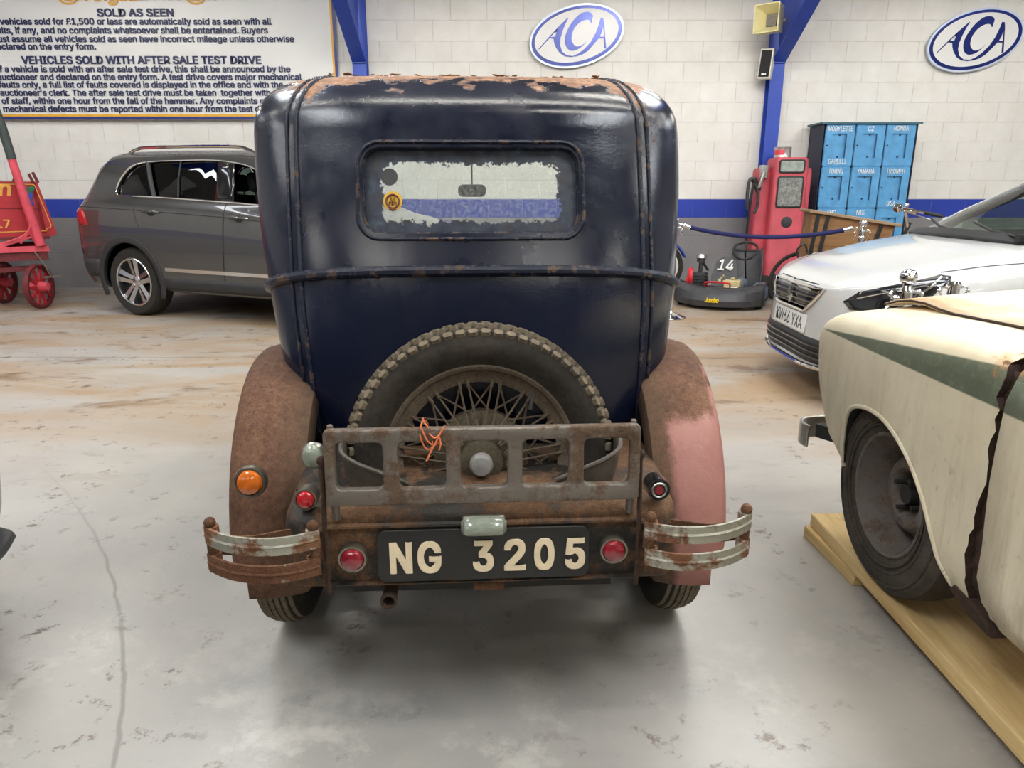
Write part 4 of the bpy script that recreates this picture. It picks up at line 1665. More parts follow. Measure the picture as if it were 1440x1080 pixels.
def lamp(name, o, axis, r, lens_m, depth=.022, dome=.014, parent=OLD, bez='bezel', label=None):
    o, ax = Vector(o), Vector(axis).normalized()
    b = MB()
    b.lathe([(0, -.004), (r * 1.25, -.004), (r * 1.28, depth * .4), (r * 1.2, depth), (r * 1.02, depth), (r * .98, depth * .7)], o, ax, 28)
    lo = b.build(name, M[bez], parent)
    b = MB()
    b.lathe([(r, depth * .75), (r * .98, depth), (r * .85, depth + dome * .55), (r * .55, depth + dome * .88), (r * .2, depth + dome), (0, depth + dome)], o, ax, 28)
    l2 = b.build('lens', M[lens_m], lo)
    if label:
        lo['label'] = label
    return lo


lamp('tail_lamp', (-.286, TY - .002, .516), (0, -1, 0), .0255, 'lens_red', label='round dark red tail lamp left of the number plate')
lamp('tail_lamp', (.287, TY - .002, .519), (0, -1, 0), .0255, 'lens_red', label='round dark red tail lamp right of the number plate')
lamp('indicator_lamp', (-.537, -.462, .636), (0, -1, .12), .030, 'lens_amber', .018, .016, label='round amber lamp on the rusty left wing')
lamp('brake_lamp', (-.385, -.56, .640), (0, -1, .05), .020, 'lens_red_bright', .03, .010, label='small bright red lamp at the left end of the tail box')
lo = lamp('brake_lamp', (.388, -.56, .648), (0, -1, .05), .021, 'black_gloss', .04, .002, bez='black_gloss', label='small black rimmed lamp at the right end of the tail box')
b = MB()
b.lathe([(0, .044), (.010, .044), (.011, .040)], V(.388, -.56, .648), V(0, -1, .05), 18)
b.build('lens_centre', M['lens_red'], lo)
b = MB()
b.lathe([(.0135, .043), (.0165, .045), (.018, .042)], V(.388, -.56, .648), V(0, -1, .05), 24)
b.build('lens_ring', M['chrome_dull'], lo)
for s_ in (-1, 1):
    b = MB()
    b.strip([V(s_ * .404, -.535, .645), V(s_ * .402, -.52, .61), V(s_ * .395, -.53, .585)], .014, .005, (1, 0, 0))
    b.build('lamp_bracket', M['rust_dark'], OLD)
# pale oval lamp behind the rack
b = MB()
b.ball((-.392, -.47, .695), .031, (.75, .55, 1.0))
rl = b.build('reversing_lamp', M['lens_clear'], OLD)
b = MB()
b.lathe([(.001, .0), (.026, .0), (.030, .012), (.022, .035), (.0, .045)], V(-.392, -.462, .694), V(0, 1, 0), 20)
b.cyl((-.392, -.45, .68), (-.385, -.45, .61), .008, seg=8)
b.build('lamp_body', M['chrome_dull'], rl)
# plate lamp
b = MB()
rows = []
for i in range(13):
    u = -1 + 2 * i / 12
    w_ = .050 * u
    e_ = sqrt(max(0, 1 - abs(u) ** 5))
    rows.append([V(w_, TY - .014 - .030 * e_ * sin(a), .582 + .022 * (.55 + .45 * e_) * cos(a) + .004 * (1 - u * u)) for a in [pi * j / 10 for j in range(11)]])
vr = b.grid(rows)
b.build('plate_lamp', M['lens_clear'], OLD)
b = MB()
b.box((0, TY - .006, .582), (.096, .018, .046))
b.build('plate_lamp_base', M['bezel'], OLD, bevel=.006)

# folded luggage rack
RKY = -.612
b = MB()
out = rrect(.656, .158, .006, 2)
holes = [rrect(.107, .110, .017, 4, cx=-.2705 + .1303 * i, cy=.004) for i in range(5)]
me = plate_mesh([out] + [[(p[0] + .010, p[1]) for p in h] for h in holes], .024, .004)
RKC = V(.002, RKY, .728)
b.add_mesh(me, frame_matrix(RKC, (1, 0, 0), V(0, .06, 1).normalized()))
rk = b.build('luggage_rack', M['rack'], OLD, sharp=50)
for s_ in (-1, 1):
    for z0, z1, r0, r1 in ((.600, .66, .009, .009), (.80, .815, .008, .006)):
        b = MB()
        b.cyl((s_ * .321 + .002, RKY + .010, z0), (s_ * .321 + .002, RKY + .008, z1), r0, r1, seg=10)
        b.build('rack_post', M['rack'], rk)
for s_ in (-1, 1):
    b = MB()
    pts = [V(s_ * .338, RKY - .006, .745 if s_ < 0 else .732), V(s_ * .340, RKY - .014, .60), V(s_ * .340, RKY - .016, .46), V(s_ * .340, RKY - .008, .43)]
    b.tube(pts, .0055, 8)
    b.ball((s_ * .338, RKY - .006, .742), .011)
    b.build('stay_rod', M['rust_dark'], OLD)

# quarter bumpers: two sprung blades each, rolled ends on pins
def bumper(s_):
    t = bpy.data.objects.new('quarter_bumper', None)
    COL.objects.link(t)
    t.parent = OLD
    for k_, (z0, m_) in enumerate(((.585, 'bumper'), (.522, 'bumper_rust' if s_ < 0 else 'bumper'))):
        xi, xo = .347 + .003 * k_, .588
        pts = []
        ye = -.66
        for i in range(25):
            u = i / 24
            x = xi + (xo - xi) * u
            bow = 1 - abs(2 * u - 1) ** 2.2
            y = ye - .045 * bow + (.03 * u)
            pts.append(V(s_ * x, y, z0))
        # rolled ends
        p0 = pts[0]
        roll0 = [p0 + V(s_ * (.012 * (1 - cos(a)) - .0), .013 * sin(a) + .004, 0) for a in [radians(q) for q in (260, 215, 170, 125, 80, 40)]]
        p1 = pts[-1]
        roll1 = [p1 + V(-s_ * .012 * (1 - cos(a)), .013 * sin(a) + .004, 0) for a in [radians(q) for q in (40, 80, 125, 170, 215, 260)]]
        b = MB()
        b.strip(roll0 + pts + roll1, .0195, .006, (0, 0, 1))
        b.tube([p + V(0, -.002, 0) for p in pts], .0042, 6)
        b.build('bumper_blade', M[m_], t)
    for x, y in ((.358, -.655), (.578, -.628)):
        b = MB()
        b.cyl((s_ * x, y, .50), (s_ * x, y, .612), .011, seg=12)
        b.ball((s_ * x, y, .612), .0125)
        b.build('bumper_pin', M['rust'], t)
    b = MB()
    b.strip(smooth_open([V(s_ * .35, -.64, .553), V(s_ * .38, -.585, .553), V(s_ * .44, -.60, .553), V(s_ * .50, -.62, .553), V(s_ * .565, -.615, .553)]), .022, .006, (0, 0, 1))
    b.strip(smooth_open([V(s_ * .365, -.48, .545), V(s_ * .385, -.54, .55), V(s_ * .42, -.60, .553)]), .016, .008, (0, 0, 1))
    b.build('bumper_spring', M['rust'], t)


bumper(-1)
bumper(1)
b = MB()
b.cyl((-.215, -.46, .405), (-.215, -.605, .398), .017, seg=16, caps=False)
b.lathe([(.017, -.0), (.019, .01), (.019, .02), (.013, .02), (.012, -.05)], V(-.215, -.59, .399), V(0, -1, -.05), 16)
b.build('exhaust_pipe', M['rust_dark'], OLD)
b = MB()
b.box((.01, TY + .03, .423), (.07, .05, .022))
b.build('drain_boss', M['rust'], OLD, bevel=.005)

# orange wire tied round the rack's top bar
c0 = OLD.matrix_basis @ V(-.125, RKY - .004, .80)
b = MB()
rnd = random.Random(11)
bpy.context.view_layer.update()
MW = OLD.matrix_world
def wpt(*a):
    return MW @ V(*a)
for loop_ in ([(-.150, -.003, .845), (-.158, -.018, .80), (-.148, -.020, .755), (-.135, -.020, .745), (-.128, -.020, .765), (-.132, -.012, .80), (-.150, -.004, .835), (-.142, .02, .815), (-.146, .03, .78)],
              [(-.156, -.018, .825), (-.142, -.022, .78), (-.125, -.021, .760), (-.110, -.020, .775), (-.103, -.014, .805), (-.098, -.016, .822), (-.108, -.020, .80), (-.122, -.022, .785), (-.136, -.018, .80)],
              [(-.102, -.018, .815), (-.118, -.024, .775), (-.135, -.030, .735), (-.143, -.032, .712)],
              [(-.112, -.020, .79), (-.108, -.024, .765), (-.112, -.026, .745)]):
    P_ = smooth_open([wpt(p[0] * .85 + .004, RKY + p[1], .803 + (p[2] - .80) * .64) for p in loop_], 5)
    b.tube(P_, .0019, 6)
o = b.build('orange_wire', M['orange_wire'])
tag(o, 'loose orange wire knotted over the top bar of the rusty luggage rack', 'wire')


# ------------------------------------------------------------------ modern cars
def part_empty(name, parent):
    o = bpy.data.objects.new(name, None)
    COL.objects.link(o)
    o.parent = parent
    return o


def modern_wheel(parent, o, side, R=.355, wid=.225, rim=.245, spokes=5):
    """alloy road wheel: tyre, rim, spokes, hub cap; outer face towards side*x"""
    w = part_empty('road_wheel', parent)
    o = Vector(o)
    ax = V(side, 0, 0)
    hw_ = wid / 2
    b = MB()
    b.lathe([(rim, -hw_ * .9), (rim + .03, -hw_), (R - .03, -hw_), (R - .006, -hw_ * .75), (R, -hw_ * .4), (R, hw_ * .4), (R - .006, hw_ * .75), (R - .03, hw_), (rim + .03, hw_), (rim, hw_ * .9)], o, ax, 56, closed=True, ref=(0, 0, 1))
    b.build('tyre', M['tyre'], w)
    b = MB()
    b.lathe([(rim + .008, hw_ * .92), (rim - .002, hw_ * .98), (rim - .014, hw_ * .92), (rim - .022, hw_ * .4), (rim - .03, -hw_ * .6), (rim + .004, -hw_ * .9)], o, ax, 56, ref=(0, 0, 1))
    b.build('wheel_rim', M['alloy'], w)
    b = MB()
    b.lathe([(0, hw_ * .0), (rim * .9, hw_ * .0)], o, ax, 40, ref=(0, 0, 1))
    b.build('brake_disc', M['alloy_dark'], w)
    b = MB()
    for k_ in range(spokes):
        a = 2 * pi * k_ / spokes + pi / 2 + .02
        e = V(0, cos(a), sin(a))
        tn = V(0, -sin(a), cos(a))
        for g in (-1, 1):
            i0, i1 = .010, .006
            P = []
            ins, outs = rim * .20, rim * .93
            wi, wo = .042, .072
            # each spoke is a pair of bevelled blades with a groove between
            for r_, t0, t1, h in ((ins, .004, wi, .62), ((ins + outs) / 2, .009, (wi + wo) / 2 * .95, .74), (outs, .016, wo, .84)):
                P.append([o + e * r_ + tn * g * t0 + ax * hw_ * h, o + e * r_ + tn * g * t1 + ax * hw_ * (h - .07), o + e * r_ + tn * g * t1 + ax * hw_ * (h - .35), o + e * r_ + tn * g * t0 + ax * hw_ * (h - .35)])
            vr = b.grid(P, cv=True)
            b.f(vr[0])
            b.f(vr[-1])
    b.build('wheel_spokes', M['alloy'], w)
    b = MB()
    b.lathe([(rim * .24, hw_ * .3), (rim * .24, hw_ * .58), (rim * .18, hw_ * .68), (0, hw_ * .70)], o, ax, 28, ref=(0, 0, 1))
    b.build('hub_cap', M['alloy'], w)
    return w


def arch_cutter(y, z, R, side, depth=.30, w=.92):
    b = MB()
    b.mi = 1
    x0 = side * (w + .1)
    x1 = side * (w - depth)
    b.cyl((x0, y, z), (x1, y, z), R, seg=48)
    return b


def cut_m(o, cutters, mats, sharp=35):
    tmp = []
    for c in cutters:
        me = c.mesh('cutter', None)
        for m in mats:
            me.materials.append(m)
        co = bpy.data.objects.new('cutter', me)
        COL.objects.link(co)
        co.parent = o.parent
        md = o.modifiers.new('cut', 'BOOLEAN')
        md.operation = 'DIFFERENCE'
        md.solver = 'EXACT'
        md.object = co
        tmp.append(co)
    me = baked(o)
    for co in tmp:
        d = co.data
        bpy.data.objects.remove(co, do_unlink=True)
        bpy.data.meshes.remove(d)
    me.set_sharp_from_angle(angle=radians(sharp))
    return o


def seam(parent, lf, pts, side, r=.004, name='door_seam', m='black', off=.001, n=6):
    b = MB()
    b.tube(lf.side_line([(p.x, p.y) for p in smooth_open([Vector(p) for p in pts], n)], side, off), r, 6)
    return b.build(name, M[m], parent)


# ---- grey SUV beside the back wall
PSI = 23
a_ = radians(-90 - PSI)
loc_ = Vector((-3.95, 7.46)) - Vector((cos(a_) * .88 - sin(a_) * .906, sin(a_) * .88 + cos(a_) * .906))
VW = empty('sport_utility_car', 'metallic grey SUV parked by the back wall behind the old navy car', 'car', (loc_.x, loc_.y, 0), rz=-90 - PSI)
K = lambda *a: list(a)
vwl = Loft([
    (K((0, 0), (4.49, 0)), K((0, .40), (.3, .27), (4.2, .26), (4.49, .34))),
    (K((0, .58), (.10, .74), (.4, .85), (4.0, .85), (4.4, .70), (4.49, .52)), K((0, .42), (.15, .36), (.35, .28), (4.2, .27), (4.49, .35))),
    (K((0, .66), (.08, .80), (.30, .90), (.9, .92), (3.6, .92), (4.2, .84), (4.43, .68), (4.49, .56)), K((0, .58), (.3, .52), (4.2, .52), (4.49, .52))),
    (K((0, .68), (.08, .80), (.30, .885), (1, .905), (3.6, .90), (4.2, .80), (4.43, .60), (4.49, .46)), K((0, .95), (.12, 1.07), (1, 1.085), (2.8, 1.0), (3.6, .93), (4.3, .80), (4.49, .70))),
    (K((0, .66), (.06, .76), (.30, .845), (1, .862), (2, .862), (2.9, .84), (3.6, .78), (4.3, .64), (4.49, .42)), K((0, 1.0), (.12, 1.09), (.25, 1.15), (.5, 1.205), (1, 1.20), (2, 1.165), (2.9, 1.10), (3.3, 1.02), (3.6, .985), (4.3, .85), (4.49, .73))),
    (K((0, .62), (.2, .76), (.45, .725), (.62, .695), (1, .672), (2, .67), (2.5, .67), (2.9, .69), (3.3, .72), (3.6, .66), (4.3, .54), (4.49, .36)), K((0, 1.02), (.12, 1.12), (.25, 1.225), (.44, 1.46), (.56, 1.60), (.66, 1.613), (1, 1.618), (2, 1.605), (2.5, 1.55), (2.9, 1.34), (3.25, 1.08), (3.6, 1.01), (4.3, .87), (4.49, .74))),
    (K((0, 0), (4.49, 0)), K((0, 1.03), (.12, 1.15), (.25, 1.265), (.42, 1.475), (.53, 1.635), (.60, 1.658), (.7, 1.664), (1, 1.668), (2, 1.655), (2.5, 1.60), (2.9, 1.38), (3.25, 1.11), (3.6, 1.04), (4.3, .90), (4.49, .75))),
], n=5)
b = vwl.mb([0, .02, .05, .09, .14, .2, .26, .32, .38, .44, .5] + frange(.6, 4.1, 42) + [4.2, 4.28, 4.35, 4.4, 4.44, 4.47, 4.49])
vb = b.build('body', [M['vw_paint'], M['seat']], VW, sharp=50)
md = vb.modifiers.new('s', 'SOLIDIFY')
md.thickness = .035
md.offset = -1
md.material_offset = 1
DLO = [(.83, 1.232), (.785, 1.262), (.78, 1.30), (.84, 1.41), (.97, 1.525), (1.18, 1.558), (1.6, 1.566), (2.02, 1.562), (2.4, 1.515), (2.62, 1.43), (2.86, 1.27), (2.98, 1.16), (2.9, 1.133), (2.4, 1.165), (1.8, 1.195), (1.3, 1.218)]
arch = []
for s_ in (-1, 1):
    for y_ in (.906, 3.586):
        arch.append(arch_cutter(y_, .36, .405, s_, .32, .93))
wins = [side_cutter([(p.x, p.y) for p in smooth_closed([Vector(q) for q in DLO], 2)], -1.1, 1.1)]
wscut = MB().poly([(-.58, 0), (.58, 0), (.5, .60), (-.5, .60)], (0, 3.16, 1.13), (1, 0, 0), V(0, -.80, .60).normalized(), .3, N=V(0, .6, .8).normalized())
cut_m(vb, arch + wins, [M['vw_paint'], M['black']], 40)
for s_ in (-1, 1):
    # quarter, rear door and front door panes
    for nm, ol, mt in (('quarter_window', [(.83, 1.236), (.79, 1.27), (.84, 1.40), (.97, 1.52), (1.12, 1.548), (1.27, 1.225)], 'glass_tint'),
                       ('rear_door_window', [(1.36, 1.218), (1.20, 1.556), (1.6, 1.563), (2.02, 1.559), (2.10, 1.182)], 'glass_tint'),
                       ('front_door_window', [(2.34, 1.166), (2.28, 1.535), (2.4, 1.512), (2.62, 1.428), (2.86, 1.27), (2.97, 1.16)], 'glass_green')):
        if nm == 'front_door_window' and s_ == 1:
            continue                                  # this pane is wound down
        vwl.side_patch(ol, s_, -.022).build(nm, M[mt], VW)
    for (p, q, w_) in (((1.30, 1.222), (1.15, 1.555), .030), ((1.62, 1.205), (1.58, 1.566), .010)):
        b = MB()
        b.tube(vwl.side_line([p, ((p[0] + q[0]) / 2, (p[1] + q[1]) / 2), q], s_, -.010), w_ / 2 * 1.5, 8)
        b.build('window_divider', M['grey_trim'], VW)
    b = MB()
    b.add_mesh(vwl.side_patch([(2.11, 1.18), (2.06, 1.556), (2.27, 1.535), (2.33, 1.166)], s_, .004).mesh('p', None))
    b.build('door_pillar', M['black_gloss'], VW, solid=.01)
    b = MB()
    b.tube(vwl.side_line([(p.x, p.y) for p in smooth_closed([Vector(q) for q in DLO], 3)], s_, .002), .010, 8, closed=True)
    b.build('chrome_window_trim', M['chrome'], VW)
    b = MB()
    pts = smooth_open([V(s_ * .60, .70, 1.62), V(s_ * .605, .85, 1.685), V(s_ * .605, 1.1, 1.705), V(s_ * .605, 2.0, 1.695), V(s_ * .605, 2.3, 1.67), V(s_ * .60, 2.5, 1.575)], 6)
    b.tube(pts, .016, 8)
    b.build('roof_rail', M['chrome'], VW)
    for yh, zh in ((1.30, 1.075), (2.42, 1.03)):
        b = MB()
        P = [(yh - .11, zh), (yh - .07, zh + .004), (yh, zh + .006), (yh + .07, zh + .002), (yh + .11, zh - .004)]
        pts = vwl.side_line(P, s_, .0)
        pts = [p + V(s_ * o_, 0, 0) for p, o_ in zip(pts, (.0, .03, .036, .03, .0))]
        b.tube(pts, .013, 8)
        b.build('door_handle', M['vw_paint'], VW)
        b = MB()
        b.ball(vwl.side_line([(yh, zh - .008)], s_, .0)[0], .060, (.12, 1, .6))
        b.build('handle_recess_shade', M['grey_trim'], VW)  # dark flattened ball painted as the shade in the handle hollow
    seam(VW, vwl, [(.22, 1.118), (.6, 1.108), (1.3, 1.080), (2.2, 1.036), (3.0, .985), (3.5, .95)], s_, .006, 'crease_shade', 'grey_trim', -.001)  # thin dark strip stands in for the shade along the crease
    seam(VW, vwl, [(2.24, 1.16), (2.235, 1.05), (2.215, .8), (2.19, .5), (2.185, .36)], s_, .0045)
    seam(VW, vwl, [(1.03, 1.22), (1.06, 1.10), (1.10, .95), (1.22, .82)], s_, .0045)
    seam(VW, vwl, [(3.08, 1.08), (3.12, .9), (3.12, .5), (3.10, .34)], s_, .0045)
    b = MB()
    b.strip(vwl.side_line([(1.42, .512), (1.8, .508), (2.4, .504), (3.1, .50)], s_, .004), .017, .012, (0, 0, 1))
    b.build('chrome_sill_trim', M['chrome'], VW)
    b = MB()
    rows = []
    for y in frange(1.36, 3.14, 14):
        rows.append([V(s_ * (vwl.hw(y, zz) + .006), y, zz) for zz in (.30, .34, .38, .42)])
    b.grid(rows)
    b.build('sill_cladding', M['grey_trim'], VW, solid=.008)
    for y_ in (.906, 3.586):
        b = MB()
        rows = []
        for i in range(25):
            a = radians(-22 + 224 * i / 24)
            rows.append([V(s_ * (vwl.hw(y_ + r_ * cos(a), max(.36 + r_ * sin(a), .32)) + .008), y_ + r_ * cos(a), max(.36 + r_ * sin(a), .20)) for r_ in (.403, .425, .455, .468)])
        b.grid(rows)
        b.build('wheel_arch_trim', M['grey_trim'], VW, solid=.010)
        modern_wheel(VW, (s_ * .785, y_, .356), s_, .356, .225, .245)
    tl = vwl.side_patch([(.03, 1.00), (.12, 1.065), (.24, 1.11), (.31, 1.06), (.37, .93), (.20, .925), (.02, .93)], s_, .008).build('tail_light', M['lens_red_bright'], VW, solid=.01)
    b = MB()
    rows = [[V(s_ * (vwl.hw(y, zz) + .006), y, zz) for zz in (.40, .46, .52, .58)] for y in (.03, .08, .14, .2, .3, .4, .5)]
    b.grid(rows)
    b.build('rear_bumper_cladding', M['grey_trim'], VW, solid=.008)
    b = MB()
    b.add_mesh(vwl.side_patch([(3.05, 1.14), (3.25, 1.15), (3.30, 1.22), (3.22, 1.28), (3.08, 1.27)], s_, .12).mesh('p', None))
    b.build('door_mirror', M['vw_paint'], VW, solid=.10)
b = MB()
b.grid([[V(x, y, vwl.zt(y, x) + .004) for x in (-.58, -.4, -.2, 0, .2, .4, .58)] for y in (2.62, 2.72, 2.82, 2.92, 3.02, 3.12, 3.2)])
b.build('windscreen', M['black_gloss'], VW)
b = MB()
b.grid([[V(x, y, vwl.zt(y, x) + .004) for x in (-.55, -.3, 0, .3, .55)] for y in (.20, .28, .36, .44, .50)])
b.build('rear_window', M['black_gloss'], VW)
for (x, y) in ((.37, 2.30), (-.37, 2.30), (.37, 1.35), (-.37, 1.35)):
    b = MB()
    b.box((x, y, .82), (.48, .16, .62), Matrix.Rotation(radians(12), 3, 'X'))
    b.box((x, y + .28, .58), (.48, .5, .16))
    st = b.build('seat', M['seat'], VW, bevel=.06, segs=3)
    b = MB()
    b.box((x, y - .08, 1.36), (.25, .10, .19), Matrix.Rotation(radians(8), 3, 'X'))
    b.build('headrest', M['seat'], st, bevel=.04, segs=3)
    b = MB()
    for q in (-.06, .06):
        b.cyl((x + q, y - .07, 1.1), (x + q, y - .08, 1.30), .008, seg=8)
    b.build('headrest_post', M['black'], st)
b = MB()
b.tube([V(.37 + .18 * cos(2 * pi * j / 28), 2.78 + .08 * sin(2 * pi * j / 28), 1.06 + .16 * sin(2 * pi * j / 28)) for j in range(28)], .014, 8, closed=True)
b.box((0, 3.0, .98), (1.4, .5, .2))
b.build('dashboard', M['seat'], VW)

# ---- white hatchback facing left
PG = empty('hatchback', 'white hatchback', 'car', (6.12, 4.70, 0), rz=90)
PG['label'] = 'white hatchback with a chrome framed grille parked before the blue lockers'
pl_ = Loft([
    (K((0, 0), (4.26, 0)), K((0, .34), (.3, .2), (3.9, .18), (4.26, .22))),
    (K((0, .5), (.15, .72), (.5, .82), (3.8, .82), (4.05, .70), (4.2, .50), (4.25, .34), (4.26, .28)), K((0, .36), (.3, .22), (3.9, .19), (4.26, .225))),
    (K((0, .56), (.15, .78), (.5, .88), (3.6, .895), (3.9, .84), (4.08, .72), (4.2, .52), (4.245, .36), (4.26, .27)), K((0, .55), (4.26, .45))),
    (K((0, .58), (.15, .78), (.5, .88), (3.5, .885), (3.8, .845), (4.0, .74), (4.15, .55), (4.225, .38), (4.26, .22)), K((0, .85), (.4, .92), (2.8, .88), (3.5, .83), (3.9, .775), (4.15, .72), (4.26, .675))),
    (K((0, .56), (.15, .70), (.5, .80), (2.4, .82), (3.0, .80), (3.5, .77), (3.9, .68), (4.1, .54), (4.2, .40), (4.26, .20)), K((0, .9), (.2, .98), (.6, 1.02), (2.4, .965), (3.1, .935), (3.5, .885), (3.9, .815), (4.12, .755), (4.22, .72), (4.26, .685))),
    (K((0, .5), (.3, .58), (.7, .58), (2.2, .58), (2.7, .61), (3.15, .66), (3.5, .60), (3.9, .50), (4.1, .38), (4.2, .27), (4.26, .15)), K((0, .93), (.2, 1.12), (.5, 1.36), (1.0, 1.42), (2.0, 1.42), (2.4, 1.345), (2.8, 1.17), (3.15, .985), (3.5, .93), (3.9, .845), (4.12, .772), (4.22, .73), (4.26, .69))),
    (K((0, 0), (4.26, 0)), K((0, .95), (.2, 1.16), (.5, 1.41), (1.0, 1.465), (2.0, 1.46), (2.4, 1.385), (2.8, 1.205), (3.15, 1.005), (3.5, .955), (3.9, .865), (4.12, .785), (4.22, .738), (4.26, .695))),
], n=5)
b = pl_.mb([0, .03, .08, .15, .25, .35, .45] + frange(.55, 3.8, 42) + [3.87, 3.93, 3.99, 4.04, 4.08, 4.12, 4.155, 4.185, 4.21, 4.23, 4.245, 4.255, 4.26])
pb = b.build('body', [M['white_paint'], M['seat']], PG, sharp=50)
md = pb.modifiers.new('s', 'SOLIDIFY')
md.thickness = .03
md.offset = -1
md.material_offset = 1
PDLO = [(.55, 1.06), (.70, 1.28), (1.1, 1.375), (1.9, 1.375), (2.25, 1.30), (2.62, 1.13), (2.85, 1.0), (2.4, .995), (1.4, 1.02)]
wcut = MB().poly([(-.68, 0), (.68, 0), (.55, .74), (-.55, .74)], (0, 3.16, .975), (1, 0, 0), V(0, -.88, .475).normalized(), .5, N=V(0, .475, .88).normalized())
wcut2 = MB().poly([(-.68, 0), (.68, 0), (.55, .74), (-.55, .74)], V(0, 3.16, .975) - V(0, .475, .88).normalized() * .13, (1, 0, 0), V(0, -.88, .475).normalized(), .5, N=V(0, .475, .88).normalized())
arch = [arch_cutter(y_, .32, .365, s_, .30, .9) for s_ in (-1, 1) for y_ in (.78, 3.40)]
cut_m(pb, arch + [side_cutter([(p.x, p.y) for p in smooth_closed([Vector(q) for q in PDLO], 2)], -1.1, 1.1), wcut2], [M['white_paint'], M['black']], 40)
b = MB()
b.grid([[V(x * (1 - .18 * (3.16 - y) / .65), y, pl_.zt(y, x * (1 - .18 * (3.16 - y) / .65)) - .006) for x in frange(-.70, .70, 12)] for y in frange(3.18, 2.48, 10)])
b.build('windscreen', glass('hatchback_windscreen', (.80, .86, .83), .16), PG)
for s_ in (-1, 1):
    pl_.side_patch([(p.x, p.y) for p in smooth_closed([Vector(q) for q in PDLO], 2)], s_, -.012).build('side_window', M['glass_green'], PG)
    for y_ in (.78, 3.40):
        modern_wheel(PG, (s_ * .78, y_, .315), s_, .315, .205, .205)


def pg_front(x, z, off=0.0):
    lo, hi = 3.4, 4.26
    if pl_.hw(hi, z) >= abs(x):
        return V(x, hi + off, z)
    for _ in range(22):
        m = (lo + hi) / 2
        if pl_.hw(m, z) >= abs(x):
            lo = m
        else:
            hi = m
    return V(x, lo + off, z)


def front_patch(outline, off, nu=12, nv=5):
    """outline: list of (z, x half width) rows from bottom to top"""
    b = MB()
    b.grid([[pg_front(-w + 2 * w * i / nu, z, off) for i in range(nu + 1)] for z, w in outline])
    return b


gr_ = front_patch([(.553, .22), (.60, .285), (.65, .34), (.70, .385)], .004, 16).build('grille', M['black_gloss'], PG, solid=.01)
b = MB()
for z, w in ((.580, .25), (.613, .29), (.646, .325), (.679, .355)):
    b.strip([pg_front(-w + 2 * w * i / 16, z, .012) for i in range(17)], .0035, .012, (0, 0, 1))
b.build('grille_bar', M['chrome_dull'], gr_)
b = MB()
fr_ = [pg_front(-.395 + .79 * i / 14, .706, .012) for i in range(15)] + [pg_front(w, z, .012) for z, w in ((.66, .36), (.61, .31), (.565, .255))] + \
      [pg_front(.23 - .46 * i / 8, .548, .012) for i in range(9)] + [pg_front(-w, z, .012) for z, w in ((.565, .255), (.61, .31), (.66, .36))]
b.tube(fr_, .010, 8, closed=True)
b.build('grille_frame', M['chrome'], gr_)
# standing heraldic beast mark in the grille
b = MB()
E_ = [(-.008, -.055), (.006, -.055), (.004, -.035), (.016, -.020), (.030, -.032), (.034, -.022), (.022, -.006), (.012, .0), (.016, .012), (.036, .010), (.036, .018), (.016, .026), (.012, .040), (.020, .050), (.008, .060), (-.006, .052), (-.004, .030), (-.012, .010), (-.012, -.012), (-.024, -.018), (-.030, -.002), (-.036, -.006), (-.028, -.028), (-.014, -.030)]
b.add_mesh(plate_mesh([[(-p[0], p[1]) for p in E_]], .010, .002), frame_matrix((0, 4.272, .628), (-1, 0, 0), (0, 0, 1)))
b.build('grille_emblem', M['chrome'], gr_)
lw_ = front_patch([(.245, .50), (.29, .56), (.34, .58), (.395, .54)], .004, 18).build('lower_intake', M['black'], PG, solid=.01)
b = MB()
for z, w in ((.28, .53), (.315, .55), (.35, .55)):
    b.strip([pg_front(-w + 2 * w * i / 16, z, .010) for i in range(17)], .005, .012, (0, 0, 1))
b.build('intake_bar', M['black_gloss'], lw_)
b = MB()
b.tube([pg_front(-.66 + 1.32 * i / 24, .215 + .03 * abs(-1 + 2 * i / 24) ** 3, .010) for i in range(25)], .018, 8, flat=.8)
b.build('chrome_lip', M['chrome'], PG)
b = MB()
me = plate_mesh([rrect(.52, .112, .008, 3)], .010, .002)
PPX = -.0
b.add_mesh(me, frame_matrix((PPX, 4.262, .468), (-1, 0, 0), V(0, -.06, 1).normalized()))
pp = b.build('number_plate', M['white_plate'], PG)
b = MB()
me = text_mesh('KW66 YXA', .077, width=.445, bold=.014, thick=.002)
b.add_mesh(me, frame_matrix((PPX, 4.2725, .430), (-1, 0, 0), V(0, -.06, 1).normalized()))
b.build('lettering', M['letter_black'], pp, weld=False, normals=False, sharp=None)
